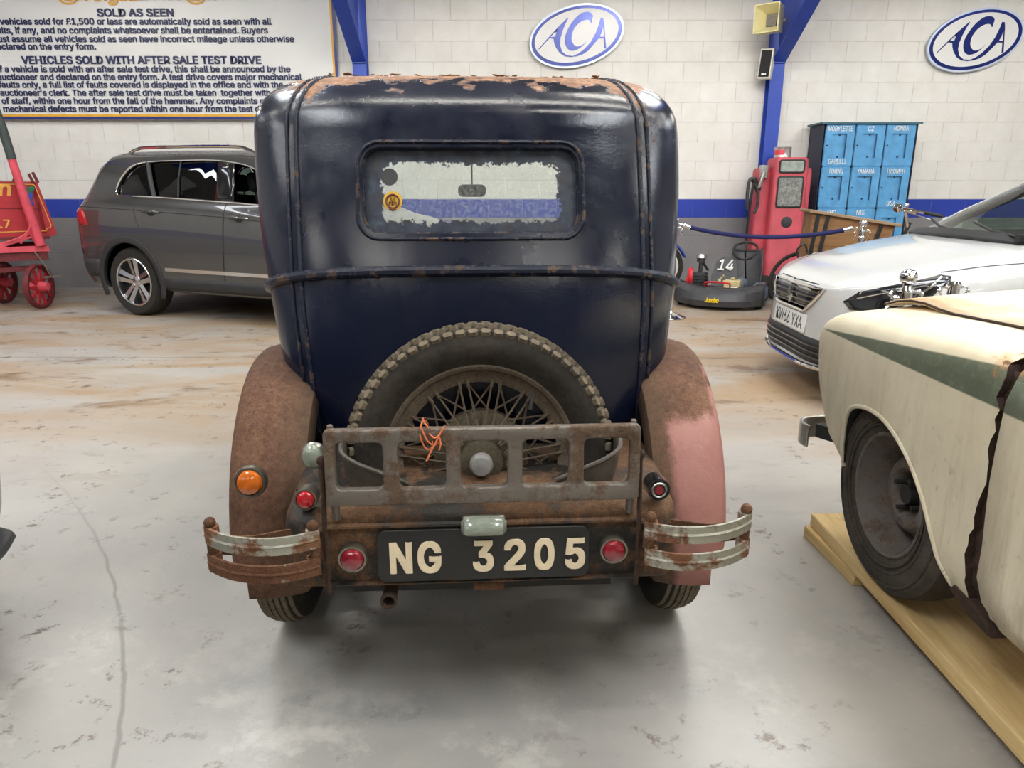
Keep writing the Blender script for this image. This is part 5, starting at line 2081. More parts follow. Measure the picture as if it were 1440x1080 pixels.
for s_ in (-1, 1):
    ol = [(4.155, .615), (4.175, .655), (4.12, .722), (4.03, .765), (3.92, .800), (3.76, .838), (3.73, .836), (3.82, .755), (3.90, .665), (3.95, .640), (4.03, .655), (4.08, .622)]
    ol2 = []
    for a, c in zip(ol, ol[1:] + ol[:1]):
        ol2 += [(a[0] + (c[0] - a[0]) * j / 4, a[1] + (c[1] - a[1]) * j / 4) for j in range(4)]
    hl = pl_.side_patch(ol2, s_, .009, n=9).build('headlight', M['black_gloss'], PG, solid=.02)
    b = MB()
    b.tube(pl_.side_line([(3.78, .828), (3.85, .78), (3.93, .715), (3.97, .685)], s_, .016), .009, 8)
    b.tube(pl_.side_line([(4.13, .685), (4.03, .735), (3.92, .772), (3.83, .80)], s_, .014), .006, 8)
    b.build('light_strip', M['chrome'], hl)
    b = MB()
    b.ball(pl_.side_line([(3.99, .70)], s_, .004)[0], .034, (.5, 1, .8))
    b.build('lens', M['chrome'], hl)
    seam(PG, pl_, [(3.74, .846), (3.5, .885), (3.2, .915), (2.9, .945)], s_, .004, 'bonnet_seam', 'black')
    seam(PG, pl_, [(2.75, .98), (2.78, .8), (2.74, .5), (2.72, .26)], s_, .004)
    b = MB()
    b.box((s_ * .93, 2.72, 1.02), (.16, .10, .13))
    b.build('door_mirror', M['white_paint'], PG, bevel=.03)
b = MB()
b.tube([pg_front(-.30 + .6 * i / 12, .7235, .0) for i in range(13)], .004, 6)
b.build('bonnet_shut_line', M['black'], PG)
b = MB()
b.strip([V(-.70, 3.13, .985), V(-.35, 3.215, 1.005), V(0, 3.235, 1.012), V(.35, 3.215, 1.005), V(.70, 3.13, .985)], .020, .07, (0, .5, .9))
b.build('scuttle_panel', M['black'], PG)
for (x0, x1) in ((-.55, .12), (.05, .62)):
    b = MB()
    b.tube([V(x0, 3.20, 1.022), V((x0 + x1) / 2, 3.16, 1.045), V(x1, 3.06, 1.082)], .009, 6)
    b.box((x0, 3.2, 1.02), (.05, .05, .04))
    b.build('wiper', M['black'], PG)
b = MB()
b.box((0, 2.55, .93), (1.35, .55, .16))
b.build('dashboard', M['grey_trim'], PG, bevel=.04)
b = MB()
b.tube([V(.36 + .18 * cos(2 * pi * j / 28), 2.22 + .07 * sin(2 * pi * j / 28), .98 + .165 * sin(2 * pi * j / 28)) for j in range(28)], .014, 8, closed=True)
b.cyl((.36, 2.22, .98), (.36, 2.5, .9), .03, seg=10)
b.build('steering_wheel', M['grey_trim'], PG)
b = MB()
b.box((0, 2.42, 1.285), (.22, .04, .07))
b.build('interior_mirror', M['black'], PG, bevel=.015)
for x in (-.36, .36):
    b = MB()
    b.box((x, 1.75, .82), (.46, .16, .56), Matrix.Rotation(radians(12), 3, 'X'))
    b.box((x, 1.67, 1.17), (.25, .1, .16))
    b.build('seat', M['seat'], PG, bevel=.04)

# ---- cream classic car on the plank, seen along its left flank
CR = empty('classic_saloon', 'rusty cream classic car with a green side flash standing on a plank', 'car', (1.84 * 1.035, 0, 1.29 - 1.29 * 1.035))
CR.scale = (1.035, 1.035, 1.035)
crl = Loft([
    (K((-1.85, 0), (2.44, 0)), K((-1.85, .36), (-1.4, .31), (1.5, .31), (2.1, .36), (2.44, .46))),
    (K((-1.85, .66), (-1.5, .73), (1.3, .735), (2.1, .735), (2.38, .725), (2.44, .68)), K((-1.85, .38), (-1.4, .335), (1.55, .335), (2.1, .38), (2.44, .47))),
    (K((-1.85, .70), (-1.5, .78), (1.3, .785), (2.1, .785), (2.38, .782), (2.43, .762), (2.44, .74)), K((-1.85, .58), (2.1, .58), (2.44, .60))),
    (K((-1.85, .70), (-1.5, .78), (1.3, .79), (2.1, .79), (2.38, .788), (2.43, .770), (2.44, .75)), K((-1.85, .82), (1.4, .80), (2.44, .77))),
    (K((-1.85, .68), (-1.5, .765), (1.3, .778), (2.1, .772), (2.36, .765), (2.43, .745), (2.44, .72)), K((-1.85, .90), (1.4, .922), (2.0, .895), (2.34, .872), (2.44, .845))),
    (K((-1.85, .60), (-1.4, .66), (-.9, .56), (.1, .56), (.75, .70), (1.4, .705), (2.1, .70), (2.34, .67), (2.44, .60)), K((-1.85, .93), (-1.2, .97), (-.7, 1.33), (.2, 1.35), (.85, .985), (1.4, .957), (2.0, .928), (2.34, .902), (2.44, .868))),
    (K((-1.85, 0), (2.44, 0)), K((-1.85, .95), (-1.2, 1.0), (-.7, 1.38), (.2, 1.40), (.85, 1.03), (1.4, 1.01), (2.0, .985), (2.34, .945), (2.44, .885))),
], n=5)
b = crl.mb(frange(-1.85, 1.4, 34) + frange(1.44, 2.2, 26)[0:] + [2.25, 2.3, 2.34, 2.37, 2.395, 2.415, 2.43, 2.44])
for v in b.bm.verts:
    if v.co.y > 1.95 and v.co.z < .80:
        v.co.y -= (v.co.y - 1.95) / .49 * .34 * (.80 - v.co.z)
cb = b.build('body', [M['cream'], M['chassis'], M['rust_dark']], CR, sharp=55)
ARCH = [(2.150, .15), (2.152, .50), (2.145, .58), (2.115, .63), (2.06, .657), (1.97, .668), (1.88, .655), (1.79, .612), (1.71, .545), (1.64, .47), (1.585, .40), (1.54, .335), (1.53, .15)]
ARCS = [(p.x, p.y) for p in smooth_open([Vector(q) for q in ARCH], 4)]
c1 = MB()
c1.mi = 1
c1.poly(ARCS, (-1.0, 0, 0), (0, 1, 0), (0, 0, 1), .45, N=(1, 0, 0))
c1b = MB()
c1b.mi = 1
c1b.poly(ARCS, (.55, 0, 0), (0, 1, 0), (0, 0, 1), .45, N=(1, 0, 0))
rear_arch = []
for x0 in (-1.0, .62):
    q = MB()
    q.mi = 1
    q.cyl((x0, -.60, .40), (x0 + .38, -.60, .40), .31, seg=32)
    rear_arch.append(q)
rnd = random.Random(5)
front_edge, back_edge = [], []
for i, z in enumerate(frange(.28, 1.0, 30)):
    base = 1.466 if z > .62 else 1.474
    jit = rnd.uniform(-.007, .009) + (.012 if .42 < z < .60 else 0) + (.010 if z > .84 else 0)
    front_edge.append((base + jit - .10 * max(0, .42 - z), z))
    back_edge.append((1.437 - .42 * max(0, .50 - z) ** 1.2, z))
c2 = MB()
c2.mi = 2
c2.poly(front_edge + back_edge[::-1], (-1.0, 0, 0), (0, 1, 0), (0, 0, 1), .255, N=(1, 0, 0))
c3 = MB()
c3.mi = 2
c3.poly([(1.36, 1.1), (1.37, .93), (1.44, .915), (1.50, .93), (1.47, 1.1)], (-.80, 0, 0), (0, 1, 0), (0, 0, 1), .18, N=(1, 0, 0))
cut_m(cb, [c1, c1b, c2] + rear_arch, [M['cream'], M['chassis'], M['rust_dark']], 50)
# rusted inner flange showing in the gap, jagged
b = MB()
rows = []
for i, z in enumerate(frange(.345, .915, 40)):
    x_ = -(crl.hw(1.47, z)) + .012 + .006 * rnd.random()
    rows.append([V(x_, (1.486 if z < .66 else 1.474) + .006 * rnd.random(), z), V(x_ + .004, 1.462 + .010 * rnd.random() - .06 * max(0, .45 - z), z), V(x_ + .03, 1.452 - .06 * max(0, .45 - z), z)])
b.grid(rows)
b.build('rusted_flange', M['rust_dark'], CR, solid=.003)
# door skin standing a little proud of the wing
DOOR = [(1.428, .45), (1.436, .60), (1.437, .75), (1.434, .86), (1.425, .905), (1.30, .915), (.9, .93), (.42, .94), (.40, .60), (.42, .36), (.9, .355), (1.30, .352), (1.36, .355), (1.405, .40)]
D2 = []
for a, c in zip(DOOR, DOOR[1:] + DOOR[:1]):
    nseg = max(1, int(math.dist(a, c) / .07))
    D2 += [(a[0] + (c[0] - a[0]) * j / nseg, a[1] + (c[1] - a[1]) * j / nseg) for j in range(nseg)]
for s_ in (-1, 1):
    d_ = crl.side_patch(D2, s_, .010, n=6).build('door', M['cream'], CR, solid=.012)
    b = MB()
    b.tube(crl.side_line([(.62, .80), (.66, .80), (.74, .80), (.78, .80)], s_, .03), .010, 8)
    b.build('door_handle', M['chrome'], d_)
# wheel-arch lip
b = MB()
lip = [p for p in ARCS if p[1] > .33]
b.tube([V(-(crl.hw(p[0], p[1])) + .002, p[0], p[1]) for p in lip], .0075, 8)
b.build('wheel_arch_lip', M['cream'], CR)
# sill end, rotten
b = MB()
b.poly([(1.545, .350), (1.525, .375), (1.45, .362), (1.40, .350), (1.38, .322), (1.46, .328)], (-.775, 0, 0), (0, 1, 0), (0, 0, 1), .05, N=(1, 0, 0))
b.build('sill_end', M['rust_dark'], CR, bevel=.006)
# splash panel in front of the wheel
b = MB()
b.grid([[V(-.76, 2.16, .56), V(-.55, 2.16, .56)], [V(-.76, 2.20, .46), V(-.55, 2.20, .46)], [V(-.73, 2.13, .36), V(-.5, 2.13, .36)]])
b.build('splash_panel', M['chassis'], CR, solid=.006)
# bonnet lid with sprung front corner
b = MB()
rows = []
for i in range(19):
    y = 2.395 - (2.395 - 1.02) * i / 18
    lift = .020 * max(0, (y - 2.02) / .37) ** 1.0 + .004 + .012 * math.exp(-((y - 2.2) / .10) ** 2)
    row = []
    for j in range(13):
        x = -.575 + 1.15 * j / 12
        row.append(V(x, y, crl.zt(min(y, 2.40), x) + lift * (1 if x < .0 else .4) + .006))
    rows.append(row)
b.grid(rows)
lid = b.build('bonnet_lid', M['cream'], CR, solid=.014)
b = MB()
b.tube([r[0] + V(-.002, 0, -.006) for r in rows], .0036, 6)
b.build('rusted_lid_edge', M['rust_dark'], lid)
# steel wheels
def steel_wheel(o, side, parent, R=.295, wid=.150):
    w = part_empty('road_wheel', parent)
    o = Vector(o)
    ax = V(side, 0, 0)
    h = wid / 2
    b = MB()
    b.lathe([(.172, -h * .75), (.19, -h * .9), (.235, -h), (.272, -h * .92), (.290, -h * .68), (.295, -h * .3), (.295, h * .3), (.290, h * .68), (.272, h * .92), (.235, h), (.19, h * .9), (.178, h * .78), (.172, h * .70)], o, ax, 56, closed=True, ref=(0, 0, 1))
    for r_ in (.205, .222, .262):
        hh = h * (.985 if r_ < .25 else .96)
        b.tube([o + ax * hh + V(0, cos(2 * pi * j / 56), sin(2 * pi * j / 56)) * r_ for j in range(56)], .0035, 5, closed=True)
    b.build('tyre', M['tyre_dirty'], w)
    b = MB()
    b.lathe([(.170, -h * .9), (.176, h * .74), (.183, h * .86), (.178, h * .92), (.172, h * .86), (.166, h * .55), (.158, h * .30), (.154, -h * .35), (.146, -h * .62), (.124, -h * .62), (.116, -h * .35), (.110, -h * .02), (.098, h * .12), (.078, h * .14), (.066, -h * .05), (.060, -h * .5)], o, ax, 48, ref=(0, 0, 1))
    b.build('wheel_rim', M['steel_wheel'], w)
    b = MB()
    b.lathe([(.066, -h * .5), (.0, -h * .5)], o, ax, 24, ref=(0, 0, 1))
    b.cyl(o - ax * h * .5, o + ax * h * .12, .028, seg=14)
    for k_ in range(4):
        a = 2 * pi * k_ / 4 + .4
        p = o + V(0, cos(a), sin(a)) * .052
        b.cyl(p - ax * h * .5, p + ax * h * .22, .0075, seg=8)
    b.build('wheel_hub', M['chassis'], w)


steel_wheel((-.690, 1.905, .436), -1, CR)
steel_wheel((.690, 1.905, .436), 1, CR)
steel_wheel((-.68, -.60, .436), -1, CR)
steel_wheel((.68, -.60, .436), 1, CR)
# front bumper with its end wrapping the corner
b = MB()
pts = [V(-.765, 2.44, .425), V(-.772, 2.49, .427), V(-.74, 2.53, .43)] + [V(x, 2.545 + .03 * (1 - (x / .75) ** 2), .43) for x in (-.6, -.3, 0, .3, .6)] + [V(.74, 2.53, .43), V(.772, 2.49, .427), V(.765, 2.44, .425)]
b.strip(smooth_open(pts, 4), .042, .012, (0, 0, 1))
b.build('front_bumper', M['chrome_dull'], CR, bevel=.004)
for s_ in (-1, 1):
    b = MB()
    b.bar((s_ * .70, 2.50, .43), (s_ * .62, 2.28, .45), .035, .05)
    b.build('bumper_iron', M['chassis'], CR)
for s_ in (-1, 1):
    b = MB()
    b.lathe([(0, -.02), (.09, -.02), (.095, .02), (.085, .03), (.06, .045), (0, .055)], (s_ * .55, 2.40, .74), (0, 1, 0), 28)
    b.build('headlamp', M['chrome_dull'], CR)
b = MB()
b.box((0, 2.42, .72), (.8, .06, .18))
b.build('radiator_grille', M['chrome_dull'], CR, bevel=.01)
b = MB()
b.grid([[V(x, .83 - .62 * k_, 1.0 + .36 * k_) for x in (-.62, -.3, 0, .3, .62)] for k_ in (0, .5, 1)])
b.build('windscreen', M['black_gloss'], CR)

# planks and packer under it
def plank(name, label, c, size, rz=0.0, m='plank', group=None):
    b = MB()
    b.box((0, 0, 0), size)
    o = b.build(name, M[m], bevel=.004)
    o.location = c
    o.rotation_euler = (0, 0, radians(rz))
    tag(o, label, 'plank', group)
    return o


PZ = 1.29 - 1.15 * 1.035
plank('wooden_plank', 'long pale pine plank under the wheels of the cream car', (1.142 + .145, .18, PZ - .026), (.29, 4.62, .050))
plank('wooden_block', 'short pine offcut packed beneath the far end of the long plank', (1.255, 2.32, (PZ - .052) / 2 - .0005), (.24, .36, PZ - .053), 4)
plank('wooden_plank', 'second pine plank under the far wheels of the cream car', (2.62, .18, PZ - .026), (.29, 4.62, .050))
plank('wooden_block', 'short pine offcut under the second plank on the far side of the cream car', (2.62, 2.30, (PZ - .052) / 2 - .0005), (.24, .34, PZ - .053), 0)
for y in (.2, -1.7):
    for x in (1.255, 2.62):
        o = plank('wooden_block', 'pine packer under the plank towards the rear of the cream car', (x, y, (PZ - .052) / 2 - .0005), (.26, .16, PZ - .053), 0, group='packers below the planks')

# ---- dark car cut off by the left edge
DK = empty('dark_car', 'dark grey car of which only a rounded bumper corner shows', 'car', (-2.375, 2.08, 0), rz=0)
dkl = Loft([
    (K((-4.2, 0), (0, 0)), K((-4.2, .3), (-3.9, .2), (-.4, .2), (0, .26))),
    (K((-4.2, .6), (-3.8, .80), (-.5, .82), (-.1, .74), (0, .62)), K((-4.2, .3), (-3.9, .21), (-.4, .205), (0, .27))),
    (K((-4.2, .66), (-3.8, .87), (-.5, .885), (-.12, .835), (-.03, .77), (0, .68)), K((-4.2, .5), (0, .36))),
    (K((-4.2, .66), (-3.8, .86), (-.5, .875), (-.12, .815), (-.03, .74), (0, .64)), K((-4.2, .85), (-3, .86), (-1, .80), (0, .62))),
    (K((-4.2, .6), (-3.8, .80), (-2.5, .82), (-1.2, .78), (-.5, .70), (-.1, .60), (0, .5)), K((-4.2, .92), (-3, .95), (-1.2, .92), (-.5, .82), (0, .68))),
    (K((-4.2, .55), (-3.6, .56), (-2, .56), (-1.2, .66), (-.5, .60), (0, .42)), K((-4.2, .96), (-3.6, 1.38), (-2, 1.38), (-1.1, .98), (-.5, .87), (0, .70))),
    (K((-4.2, 0), (0, 0)), K((-4.2, .98), (-3.6, 1.43), (-2, 1.43), (-1.1, 1.0), (-.5, .90), (0, .71))),
], n=5)
b = dkl.mb(frange(-4.2, -.6, 24) + [-.5, -.4, -.3, -.22, -.16, -.11, -.07, -.04, -.02, 0])
db = b.build('body', [car_paint('dark_grey_paint', (.022, .024, .028), 0, .3), M['black']], DK, sharp=50)
cut_m(db, [arch_cutter(y_, .32, .37, s_, .30, .88) for s_ in (-1, 1) for y_ in (-3.4, -.85)], [M['black'], M['black']])
for s_ in (-1, 1):
    for y_ in (-3.4, -.85):
        modern_wheel(DK, (s_ * .76, y_, .32), s_, .32, .2, .21)
b = MB()
b.tube(smooth_open([V(-.70, -.05, .255), V(0, .03, .25), V(.70, -.05, .255), V(.845, -.16, .26), V(.88, -.40, .265)], 5), .030, 8, flat=.6)
b.build('bumper_lip', M['grey_trim'], DK)


# ------------------------------------------------------------------ old petrol pump and tin
PU = empty('petrol_pump', 'faded red old petrol pump with a tin on top standing beside the blue lockers', 'petrol pump', (3.40, 9.20, 0), rz=-4)
b = MB()
P0 = rrect(.42, .40, .05, 4)
rows = [[V(p[0] * k_, p[1] * k_ - .02, z) for p in P0] for z, k_ in ((0, 1.04), (.10, 1.04), (.12, 1.0), (1.58, .98), (1.64, .95), (1.665, .86))]
vr = b.grid(rows, cv=True)
b.f(vr[0][::-1])
b.f(vr[-1])
b.build('cabinet', M['pump_red'], PU)
b = MB()
for s_, w_ in ((-1, .17), (1, .10)):
    P1 = rrect(w_, .26, .03, 3)
    xc = s_ * (.205 + w_ / 2 - .01)
    vr = b.grid([[V(xc + p[0] * k_, .06 + p[1] * k_, z) for p in P1] for z, k_ in ((0, 1), (1.50, 1.0), (1.545, .9))], cv=True)
    b.f(vr[0][::-1])
    b.f(vr[-1])
b.build('side_casing', M['pump_red'], PU)
for nm, z, w_, h_, m_ in (('display_window', 1.56, .275, .125, 'dial'), ('dial_window', 1.26, .28, .34, 'dial_dark')):
    b = MB()
    me = plate_mesh([rrect(w_ + .03, h_ + .03, .03, 3), rrect(w_, h_, .022, 3)], .016, .003)
    b.add_mesh(me, frame_matrix((.0, -.212, z), (1, 0, 0), (0, 0, 1)))
    fo = b.build(nm, M['rubber'], PU)
    b = MB()
    b.add_mesh(plate_mesh([rrect(w_, h_, .02, 3)], .010), frame_matrix((.0, -.216, z), (1, 0, 0), (0, 0, 1)))
    b.build('pane', M[m_], fo)
b = MB()
b.lathe([(0, .01), (.055, .01), (.066, .006), (.07, .0)], (0, -.215, .90), (0, -1, 0), 28)
b.build('round_badge', M['grey_trim'], PU)
b = MB()
b.tube(smooth_open([V(-.36, -.02, 1.35), V(-.40, -.10, 1.40), V(-.43, -.12, 1.2), V(-.44, -.10, .8), V(-.42, -.08, .45), V(-.36, -.04, .35), V(-.30, .0, .5)], 6), .016, 8)
b.build('hose', M['rubber'], PU)
b = MB()
b.bar((-.33, -.06, 1.28), (-.42, -.12, 1.42), .05, .06)
b.tube(smooth_open([V(-.42, -.12, 1.42), V(-.47, -.14, 1.40), V(-.485, -.14, 1.25), V(-.47, -.14, 1.05)], 5), .020, 8)
b.tube(smooth_open([V(-.40, -.15, 1.36), V(-.36, -.15, 1.26), V(-.35, -.14, 1.10), V(-.38, -.13, 1.0)], 5), .018, 8)
b.build('nozzle', M['engine'], PU)
b = MB()
b.box((-.30, -.10, 1.50), (.09, .09, .16))
b.bar((-.30, -.15, 1.50), (-.36, -.16, 1.30), .03, .04)
b.build('nozzle_holder', M['chrome_dull'], PU, bevel=.01)

TN = empty('tin', 'silver and red tin standing on top of the red petrol pump', 'tin', (3.33, 9.19, 1.667), rz=12)
b = MB()
b.lathe([(0, 0), (.10, 0), (.103, .004), (.10, .01), (.10, .115), (.103, .12), (.095, .125), (0, .122)], (0, 0, 0), (0, 0, 1), 32)
b.build('can', M['tin'], TN)
b = MB()
b.lathe([(.101, .03), (.1015, .035), (.1015, .085), (.101, .09)], (0, 0, 0), (0, 0, 1), 32, a0=.3, a1=3.6)
b.build('label_band', M['cart_pink'], TN)

# ------------------------------------------------------------------ blue lockers
LK = empty('locker_cabinet', 'tall blue wooden bank of lockers with white brand lettering against the wall', 'lockers', (4.385, 9.20, 0))
LK['label'] = 'tall blue wooden bank of lockers with white lettering against the wall'
LW, LH, LD = 1.15, 2.06, .42
b = MB()
b.box((-LW / 2 + .011, LD / 2, LH / 2), (.022, LD, LH))
b.box((LW / 2 - .011, LD / 2, LH / 2), (.022, LD, LH))
b.box((0, LD - .01, LH / 2), (LW, .02, LH))
b.box((0, LD / 2, .03), (LW, LD, .06))
b.build('side_panel', M['locker_dark'], LK)
b = MB()
b.box((0, LD / 2 - .01, LH + .011), (LW + .07, LD + .05, .022))
b.build('top', plain('locker_top', srgb(58, 98, 112), .5), LK)
b = MB()
rowsz = [.06 + i * .5 for i in range(5)]
colsx = [-LW / 2 + .02 + i * (LW - .04) / 3 for i in range(4)]
for z in rowsz:
    b.box((0, .03, min(z, LH - .02)), (LW - .02, .06, .03))
for x in colsx:
    b.box((x, .03, LH / 2), (.03, .06, LH))
b.build('face_frame', M['locker_blue'], LK)
for r_ in range(4):
    for c_ in range(3):
        xa, xb = colsx[c_] + .012, colsx[c_ + 1] - .012
        za, zb = rowsz[r_] + .012, rowsz[r_ + 1] - .012
        xm, zm, w_, h_ = (xa + xb) / 2, (za + zb) / 2, xb - xa, zb - za
        b = MB()
        me = plate_mesh([rrect(w_, h_, .004, 1), rrect(w_ - .17, h_ - .19, .003, 1, -.01, -.005)], .022)
        b.add_mesh(me, frame_matrix((xm, .012, zm), (1, 0, 0), (0, 0, 1)))
        b.box((xm - .01, .018, zm - .005), (w_ - .16, .012, h_ - .18))
        d_ = b.build('door', M['locker_blue'], LK, sharp=30)
        b = MB()
        b.box((xb + .010, -.006, zm), (.005, .010, h_ + .012))
        b.box((xb - .096, -.0105, zm - .005), (.009, .003, h_ - .19))
        b.build('shadow_gap', M['locker_gap'], d_)
        b = MB()
        for q in (zm + h_ / 2 - .115, zm - h_ / 2 + .105):
            b.cyl((xm + .0, .013, q), (xm + .0, .004, q), .011, seg=12)
        b.cyl((xa + .022, -.009, zm), (xa + .022, -.018, zm), .010, seg=10)
        b.build('door_knob', M['locker_gap'], d_)
b = MB()
for txt, c_, r_, dz in (('MOBYLETTE', 0, 3, .40), ('GARELLI', 0, 3, .02), ('CZ', 1, 3, .40), ('HONDA', 2, 3, .405), ('TIMING', 0, 2, .405), ('YAMAHA', 1, 2, .405), ('TRIUMPH', 2, 2, .405), ('BSA', 2, 2, .02), ('AMC', 0, 1, .405), ('NIS', 1, 1, .405)):
    w_ = {'MOBYLETTE': .30, 'GARELLI': .215, 'CZ': .075, 'HONDA': .18, 'TIMING': .175, 'YAMAHA': .215, 'TRIUMPH': .225, 'BSA': .11, 'AMC': .11, 'NIS': .10}[txt]
    me = text_mesh(txt, .056, width=w_, bold=.014, thick=.002)
    b.add_mesh(me, frame_matrix(((colsx[c_] + colsx[c_ + 1]) / 2 + (-.005), -.0105, rowsz[r_] + dz + .018), (1, 0, 0), (0, 0, 1)))
    bpy.data.meshes.remove(me)
b.build('lettering', M['letter_white'], LK, weld=False, normals=False, sharp=None)

# ------------------------------------------------------------------ delivery tricycle with wooden box
TR = empty('delivery_tricycle', 'delivery tricycle with a wooden box and chrome handlebar in front of the lockers', 'tricycle', (3.28, 7.20, 0), rz=-12)
b = MB()
L0, L1 = rrect(.76, .50, .02, 2), rrect(.66, .42, .02, 2)
vr = b.grid([[V(p[0], p[1], 1.02) for p in L0], [V(p[0], p[1], .58) for p in L1]], cv=True)
vi = b.grid([[V(p[0] * .95, p[1] * .93, 1.02) for p in L0], [V(p[0] * .94, p[1] * .92, .62) for p in L1]], cv=True, flip=True)
n_ = len(L0)
for i in range(n_):
    b.f([vr[0][i], vi[0][i], vi[0][(i + 1) % n_], vr[0][(i + 1) % n_]])
b.f(vr[1])
b.f(vi[1])
b.build('box', M['box_wood'], TR)
b = MB()
for sx, sy, lx, ly in ((0, -1, .84, .06), (0, 1, .84, .06), (-1, 0, .06, .54), (1, 0, .06, .54)):
    b.box((sx * .385, sy * .255, 1.03), (lx, ly, .03))
b.build('box_rim', M['edge_wood'], TR, bevel=.006)
for x in (-.33, -.24, .25):
    b = MB()
    b.strip([V(x, -.262, 1.02), V(x * .9, -.224, .58), V(x * .9, 0, .565)], .018, .012, (1, 0, 0))
    b.build('iron_strap', M['iron'], TR)
for o in list(TR.children):                    # the box sits tipped down at one end
    o.data.transform(Matrix.Translation((0, 0, .80)) @ Matrix.Rotation(radians(9), 4, 'Y') @ Matrix.Translation((0, 0, -.80)))
b = MB()
b.bar((-.5, 0, .42), (.9, 0, .42), .04, .05)
b.bar((-.28, -.36, .34), (-.28, .36, .34), .035, .035)
for s_ in (-1, 1):
    b.bar((-.28, s_ * .18, .34), (-.28, s_ * .18, .58), .03, .03)
b.tube(smooth_open([V(-.42, -.30, .60), V(-.46, -.30, .72), V(-.40, -.30, .78), V(-.36, -.29, .70)], 5), .010, 6)
b.tube([V(.45, 0, .42), V(.56, 0, .86), V(.60, 0, .98)], .016, 8)
b.tube([V(.85, 0, .42), V(.80, 0, .85)], .016, 8)
b.build('frame', M['iron'], TR)
for (x, y) in ((-.28, -.36), (-.28, .36), (.95, 0)):
    w_ = part_empty('wheel', TR)
    b = MB()
    b.tube([V(x + .31 * cos(2 * pi * j / 40), y, .33 + .31 * sin(2 * pi * j / 40)) for j in range(40)], .020, 8, closed=True)
    b.build('tyre', M['tyre'], w_)
    b = MB()
    for j in range(18):
        a = 2 * pi * j / 18
        b.cyl((x, y + .02 * (-1) ** j, .33), (x + .29 * cos(a), y, .33 + .29 * sin(a)), .0025, seg=5)
    b.cyl((x, y - .04, .33), (x, y + .04, .33), .025, seg=12)
    b.build('wire_spokes', M['chrome_dull'], w_)
HB = V(.50, -.06, 1.06)
b = MB()
b.tube(smooth_open([HB + V(.24, -.20, .0), HB + V(.10, -.12, .03), HB + V(.03, -.03, .05), HB + V(-.02, .06, .05), HB + V(.06, .18, .04), HB + V(.20, .28, .0)], 6), .013, 8)
b.tube([V(.58, 0, .94), HB + V(.02, .0, .05)], .016, 8)
b.tube(smooth_open([HB + V(.0, -.05, .03), HB + V(.10, -.13, -.01), HB + V(.22, -.20, -.05)], 5), .006, 6)
b.build('handlebar', M['chrome'], TR)
b = MB()
b.cyl(HB + V(.15, -.15, .02), HB + V(.285, -.225, -.01), .017, seg=10)
b.build('grip', M['rubber'], TR)
b = MB()
b.lathe([(0, -.04), (.03, -.035), (.045, 0), (.04, .02), (0, .03)], HB + V(-.06, -.06, .06), (-.6, -.8, 0), 18)
b.cyl(HB + V(-.03, .0, .05), HB + V(-.05, -.03, .06), .012, seg=8)
b.ball(HB + V(.02, -.03, .085), .022)
b.build('lamp', M['chrome'], TR)
b = MB()
b.ball((.82, 0, .90), .12, (1.2, .8, .35))
b.build('saddle', M['leather'], TR)

# ------------------------------------------------------------------ barrier posts and rope
def post(label, x, y, h, ball=True, loops=True):
    t = empty('barrier_post', label, 'post', (x, y, 0), group='chrome barrier posts')
    b = MB()
    b.lathe([(0, 0), (.155, 0), (.16, .008), (.15, .018), (.07, .045), (.035, .06), (.027, .08), (.0, .08)], (0, 0, 0), (0, 0, 1), 36)
    b.build('base', M['chrome'], t)
    b = MB()
    zt = h - (.105 if ball else .02)
    b.cyl((0, 0, .06), (0, 0, zt), .026, seg=24)
    b.build('tube', M['chrome'], t)
    b = MB()
    b.lathe([(.026, zt - .07), (.029, zt - .068), (.029, zt - .045), (.026, zt - .04)], (0, 0, 0), (0, 0, 1), 24)
    if ball:
        b.lathe([(.026, zt), (.06, zt + .002), (.06, zt + .008), (.024, zt + .012), (.016, zt + .03), (.022, zt + .034)], (0, 0, 0), (0, 0, 1), 24)
        b.ball((0, 0, h - .037), .037, seg=24, ring=14)
    else:
        b.lathe([(.026, zt - .002), (.029, zt), (.030, zt + .012), (.024, zt + .02), (0, zt + .02)], (0, 0, 0), (0, 0, 1), 24)
    b.build('finial', M['chrome'], t)
    if loops:
        for s_ in (-1, 1):
            b = MB()
            z0 = zt - .01 if not ball else zt + .004
            b.tube(smooth_open([V(s_ * .026, 0, z0), V(s_ * .055, 0, z0 + .006), V(s_ * .070, 0, z0 - .012), V(s_ * .055, 0, z0 - .035), V(s_ * .066, 0, z0 - .06), V(s_ * .080, 0, z0 - .075)], 5), .0055, 7)
            b.ball((s_ * .07, 0, z0 - .012), .010)
            b.build('rope_hook', M['chrome'], t)
    return t


pA = post('chrome barrier post holding the blue rope next to the navy car', 1.645, 7.32, 1.02)
pB = post('chrome barrier post in front of the wooden box tricycle holding the blue rope', 3.16, 6.55, 1.03)
pC = post('chrome barrier post with a round ball top behind the cream car', 1.755, 3.16, .953)
pD = post('chrome barrier post with no ball and two looped hooks behind the cream car', 2.125, 3.42, .862, ball=False)
RP = empty('barrier_rope', 'dark blue velvet barrier rope hanging in front of the go kart and red pump', 'rope', (0, 0, 0))
P_, n_ = [], 24
a0, a1 = V(1.78, 7.29, .925), V(3.02, 6.59, .935)
for i in range(n_ + 1):
    u = i / n_
    P_.append(a0.lerp(a1, u) + V(0, 0, -.105 * 4 * u * (1 - u) * .75))
b = MB()
b.tube(P_, .021, 10)
b.build('rope', M['rope_blue'], RP)
b = MB()
for e, d_ in ((P_[0], V(-1, .3, .35)), (P_[-1], V(.9, -.3, .25))):
    d_.normalize()
    b.cyl(e - d_ * .01, e + d_ * .06, .023, seg=14)
    b.tube([e + d_ * .06, e + d_ * .085, e + d_ * .105], .006, 6)
b.build('end_cap', M['chrome'], RP)

